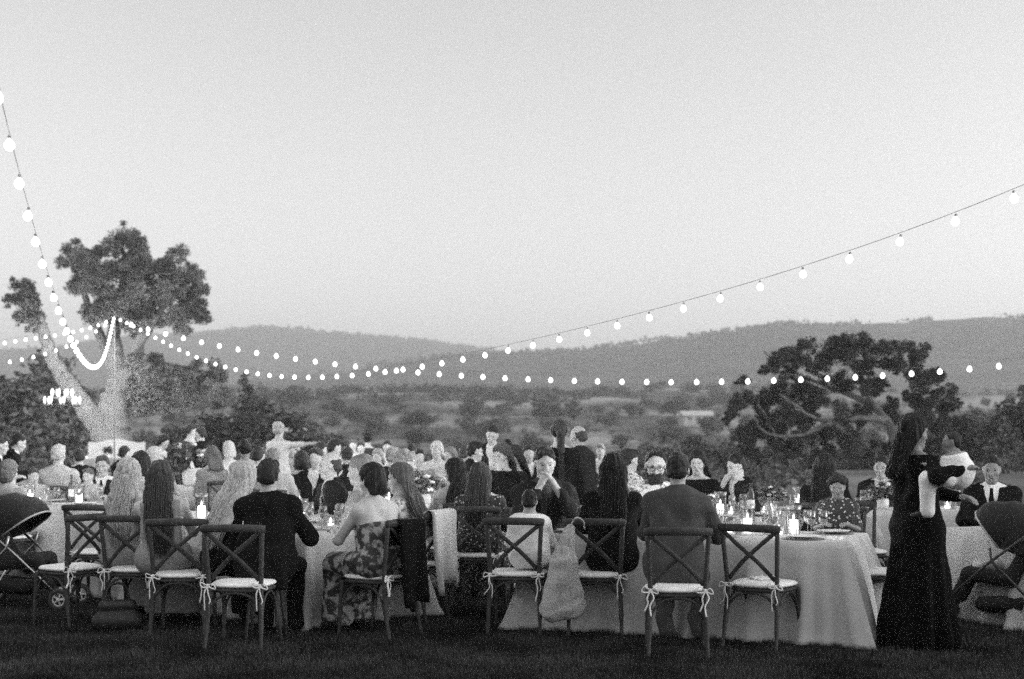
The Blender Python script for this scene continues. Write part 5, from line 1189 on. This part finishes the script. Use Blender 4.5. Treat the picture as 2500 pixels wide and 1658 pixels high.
link('bag_body', mesh_sdf('bag_body', hb_, .014), hd, mat('bag_leather', .015, .5)); MB().tube(smooth_path([(-.09, 0, .22), (-.07, 0, .34), (0, 0, .38), (.07, 0, .34), (.09, 0, .22)], 5), .010, 7).build('handle', mat('bag_leather', .015), hd)

# ---------------------------------------------------------------- strollers
BLK = mat('stroller_fabric', .010, .9, bump=.3, bscale=40); TYR = mat('tyre', .03, .8); RIM = mat('wheel_rim', .5, .4)
def stroller(x, y, rz, label, hood=1.0, TUB=None):
    """nose along +x"""
    TUB = TUB or mat('stroller_tube', .35, .35, metal=1.0)
    r = empty('stroller', (x, y, 0), rz); tag(r, label, 'stroller', 'baby strollers'); m = MB(); N = 12; vs = []
    for i in range(N + 1):                      # folding hood: ribs fanned about the hinge
        a = R(200 - hood * 165 * i / N); rr = .34 + .025 * math.sin(i * math.pi / 1.5) ** 2
        for j in range(15):
            b = math.pi * j / 14; yy = -.25 * math.cos(b); q = math.sin(b) ** .45; vs.append((-.05 + rr * math.cos(a) * q, yy, .66 + rr * math.sin(a) * q))
    fs = [(i * 15 + j, i * 15 + j + 1, (i + 1) * 15 + j + 1, (i + 1) * 15 + j) for i in range(N) for j in range(14)]
    h = m.add(vs, fs).build('hood', BLK, r); h.modifiers.new('thickness', 'SOLIDIFY').thickness = .012
    a = R(200 - hood * 165); MB().tube([(-.05 + .35 * math.cos(a) * math.sin(math.pi * j / 14) ** .45, -.255 * math.cos(math.pi * j / 14), .66 + .35 * math.sin(a) * math.sin(math.pi * j / 14) ** .45) for j in range(15)], .009, 6).build('hood_rim', mat('hood_piping', .30, .6), r)
    S = SDF(.05); S.cap((-.30, -.15, .72), (-.12, -.15, .42), .06).cap((-.30, .15, .72), (-.12, .15, .42), .06).cap((-.30, 0, .72), (-.12, 0, .42), .07).cap((-.12, -.14, .40), (.20, -.14, .44), .06).cap((-.12, .14, .40), (.20, .14, .44), .06).cap((-.1, 0, .40), (.2, 0, .43), .06).cap((.22, -.12, .42), (.32, -.12, .22), .05).cap((.22, .12, .42), (.32, .12, .22), .05)
    link('seat', mesh_sdf('seat', S, .022), r, BLK)
    Bk = SDF(.04); Bk.cap((-.26, -.14, .22), (.10, -.14, .20), .06).cap((-.26, .14, .22), (.10, .14, .20), .06).cap((-.26, 0, .19), (.10, 0, .18), .07); link('basket', mesh_sdf('basket', Bk, .024), r, BLK)
    for e in (-1, 1):
        MB().tube([(-.40, e * .27, .15), (.0, e * .27, .55), (.02, e * .27, .66)], .012, 7).build('frame_tube', TUB, r)
        MB().tube([(.46, e * .22, .13), (.05, e * .26, .52), (-.52, e * .27, .98)], .012, 7).build('frame_tube', TUB, r)
        for x_, w_ in ((-.40, .13), (.46, .10)):
            wl_ = empty('wheel', (x_, e * (.29 if x_ < 0 else .22), w_)); wl_.parent = r; q = Matrix.Rotation(R(90), 3, 'X')
            MB().torus((0, 0, 0), w_ - .022, .022, 24, 8, q).build('tyre', TYR, wl_)
            mm = MB(); mm.torus((0, 0, 0), w_ - .045, .008, 20, 6, q)
            for k in range(5): t = k * 1.2566; mm.tube([(0, 0, 0), ((w_ - .045) * math.cos(t), 0, (w_ - .045) * math.sin(t))], .009, 6)
            mm.ell((0, 0, 0), (.022, .026, .022), 8, 6); mm.build('rim', RIM, wl_)
    MB().tube([(-.40, -.27, .13), (-.40, .27, .13)], .010, 6).build('axle', TUB, r); MB().tube([(.46, -.22, .10), (.46, .22, .10)], .010, 6).build('axle', TUB, r)
    MB().tube(smooth_path([(-.52, -.27, .98), (-.56, -.20, 1.0), (-.56, .20, 1.0), (-.52, .27, .98)], 4), .016, 8).build('handlebar', mat('grip_foam', .02, .8), r)
    MB().tube(smooth_path([(-.38, -.285, .30), (-.25, -.29, .20), (-.10, -.29, .22), (.0, -.285, .36)], 5), .007, 6).build('strap', mat('strap_pale', .55, .8), r)
    return r
stroller(-4.40, 12.75, R(-8), 'black baby stroller cut by the frame edge, hood up')
s2 = stroller(3.92, 11.45, R(150), 'black baby stroller beside the woman holding a baby', .9, mat('stroller_black_tube', .03, .4))
bl = SDF(.03); bl.cap((-.05, -.10, .50), (.14, .08, .50), .05).cap((.10, -.1, .48), (.16, -.14, .36), .04); bk = link('blanket', mesh_sdf('blanket', bl, .016, disp=wrinkle(.006, 24, 3)), None, mat('blanket_pale', .5, .95)); bk.location = s2.location; bk.rotation_euler = s2.rotation_euler; tag(bk, 'pale blanket in the stroller beside the standing woman', 'blanket')

# ---------------------------------------------------------------- evening haze
hb = MB().box((0, 1700, 98), (7200, 3800, 224)).mesh('haze', False)
hz = bpy.data.materials.new('haze'); hz.use_nodes = True; nt = hz.node_tree; nt.nodes.remove(nt.nodes['Principled BSDF'])
pv = nt.nodes.new('ShaderNodeVolumePrincipled'); pv.inputs['Color'].default_value = (1, 1, 1, 1); pv.inputs['Density'].default_value = .00045; pv.inputs['Anisotropy'].default_value = .25
nt.links.new(pv.outputs[0], nt.nodes['Material Output'].inputs['Volume'])
tag(link('haze', hb, None, hz), 'thin evening haze over the valley', None, None, 'stuff')
hz.cycles.volume_sampling = 'DISTANCE'
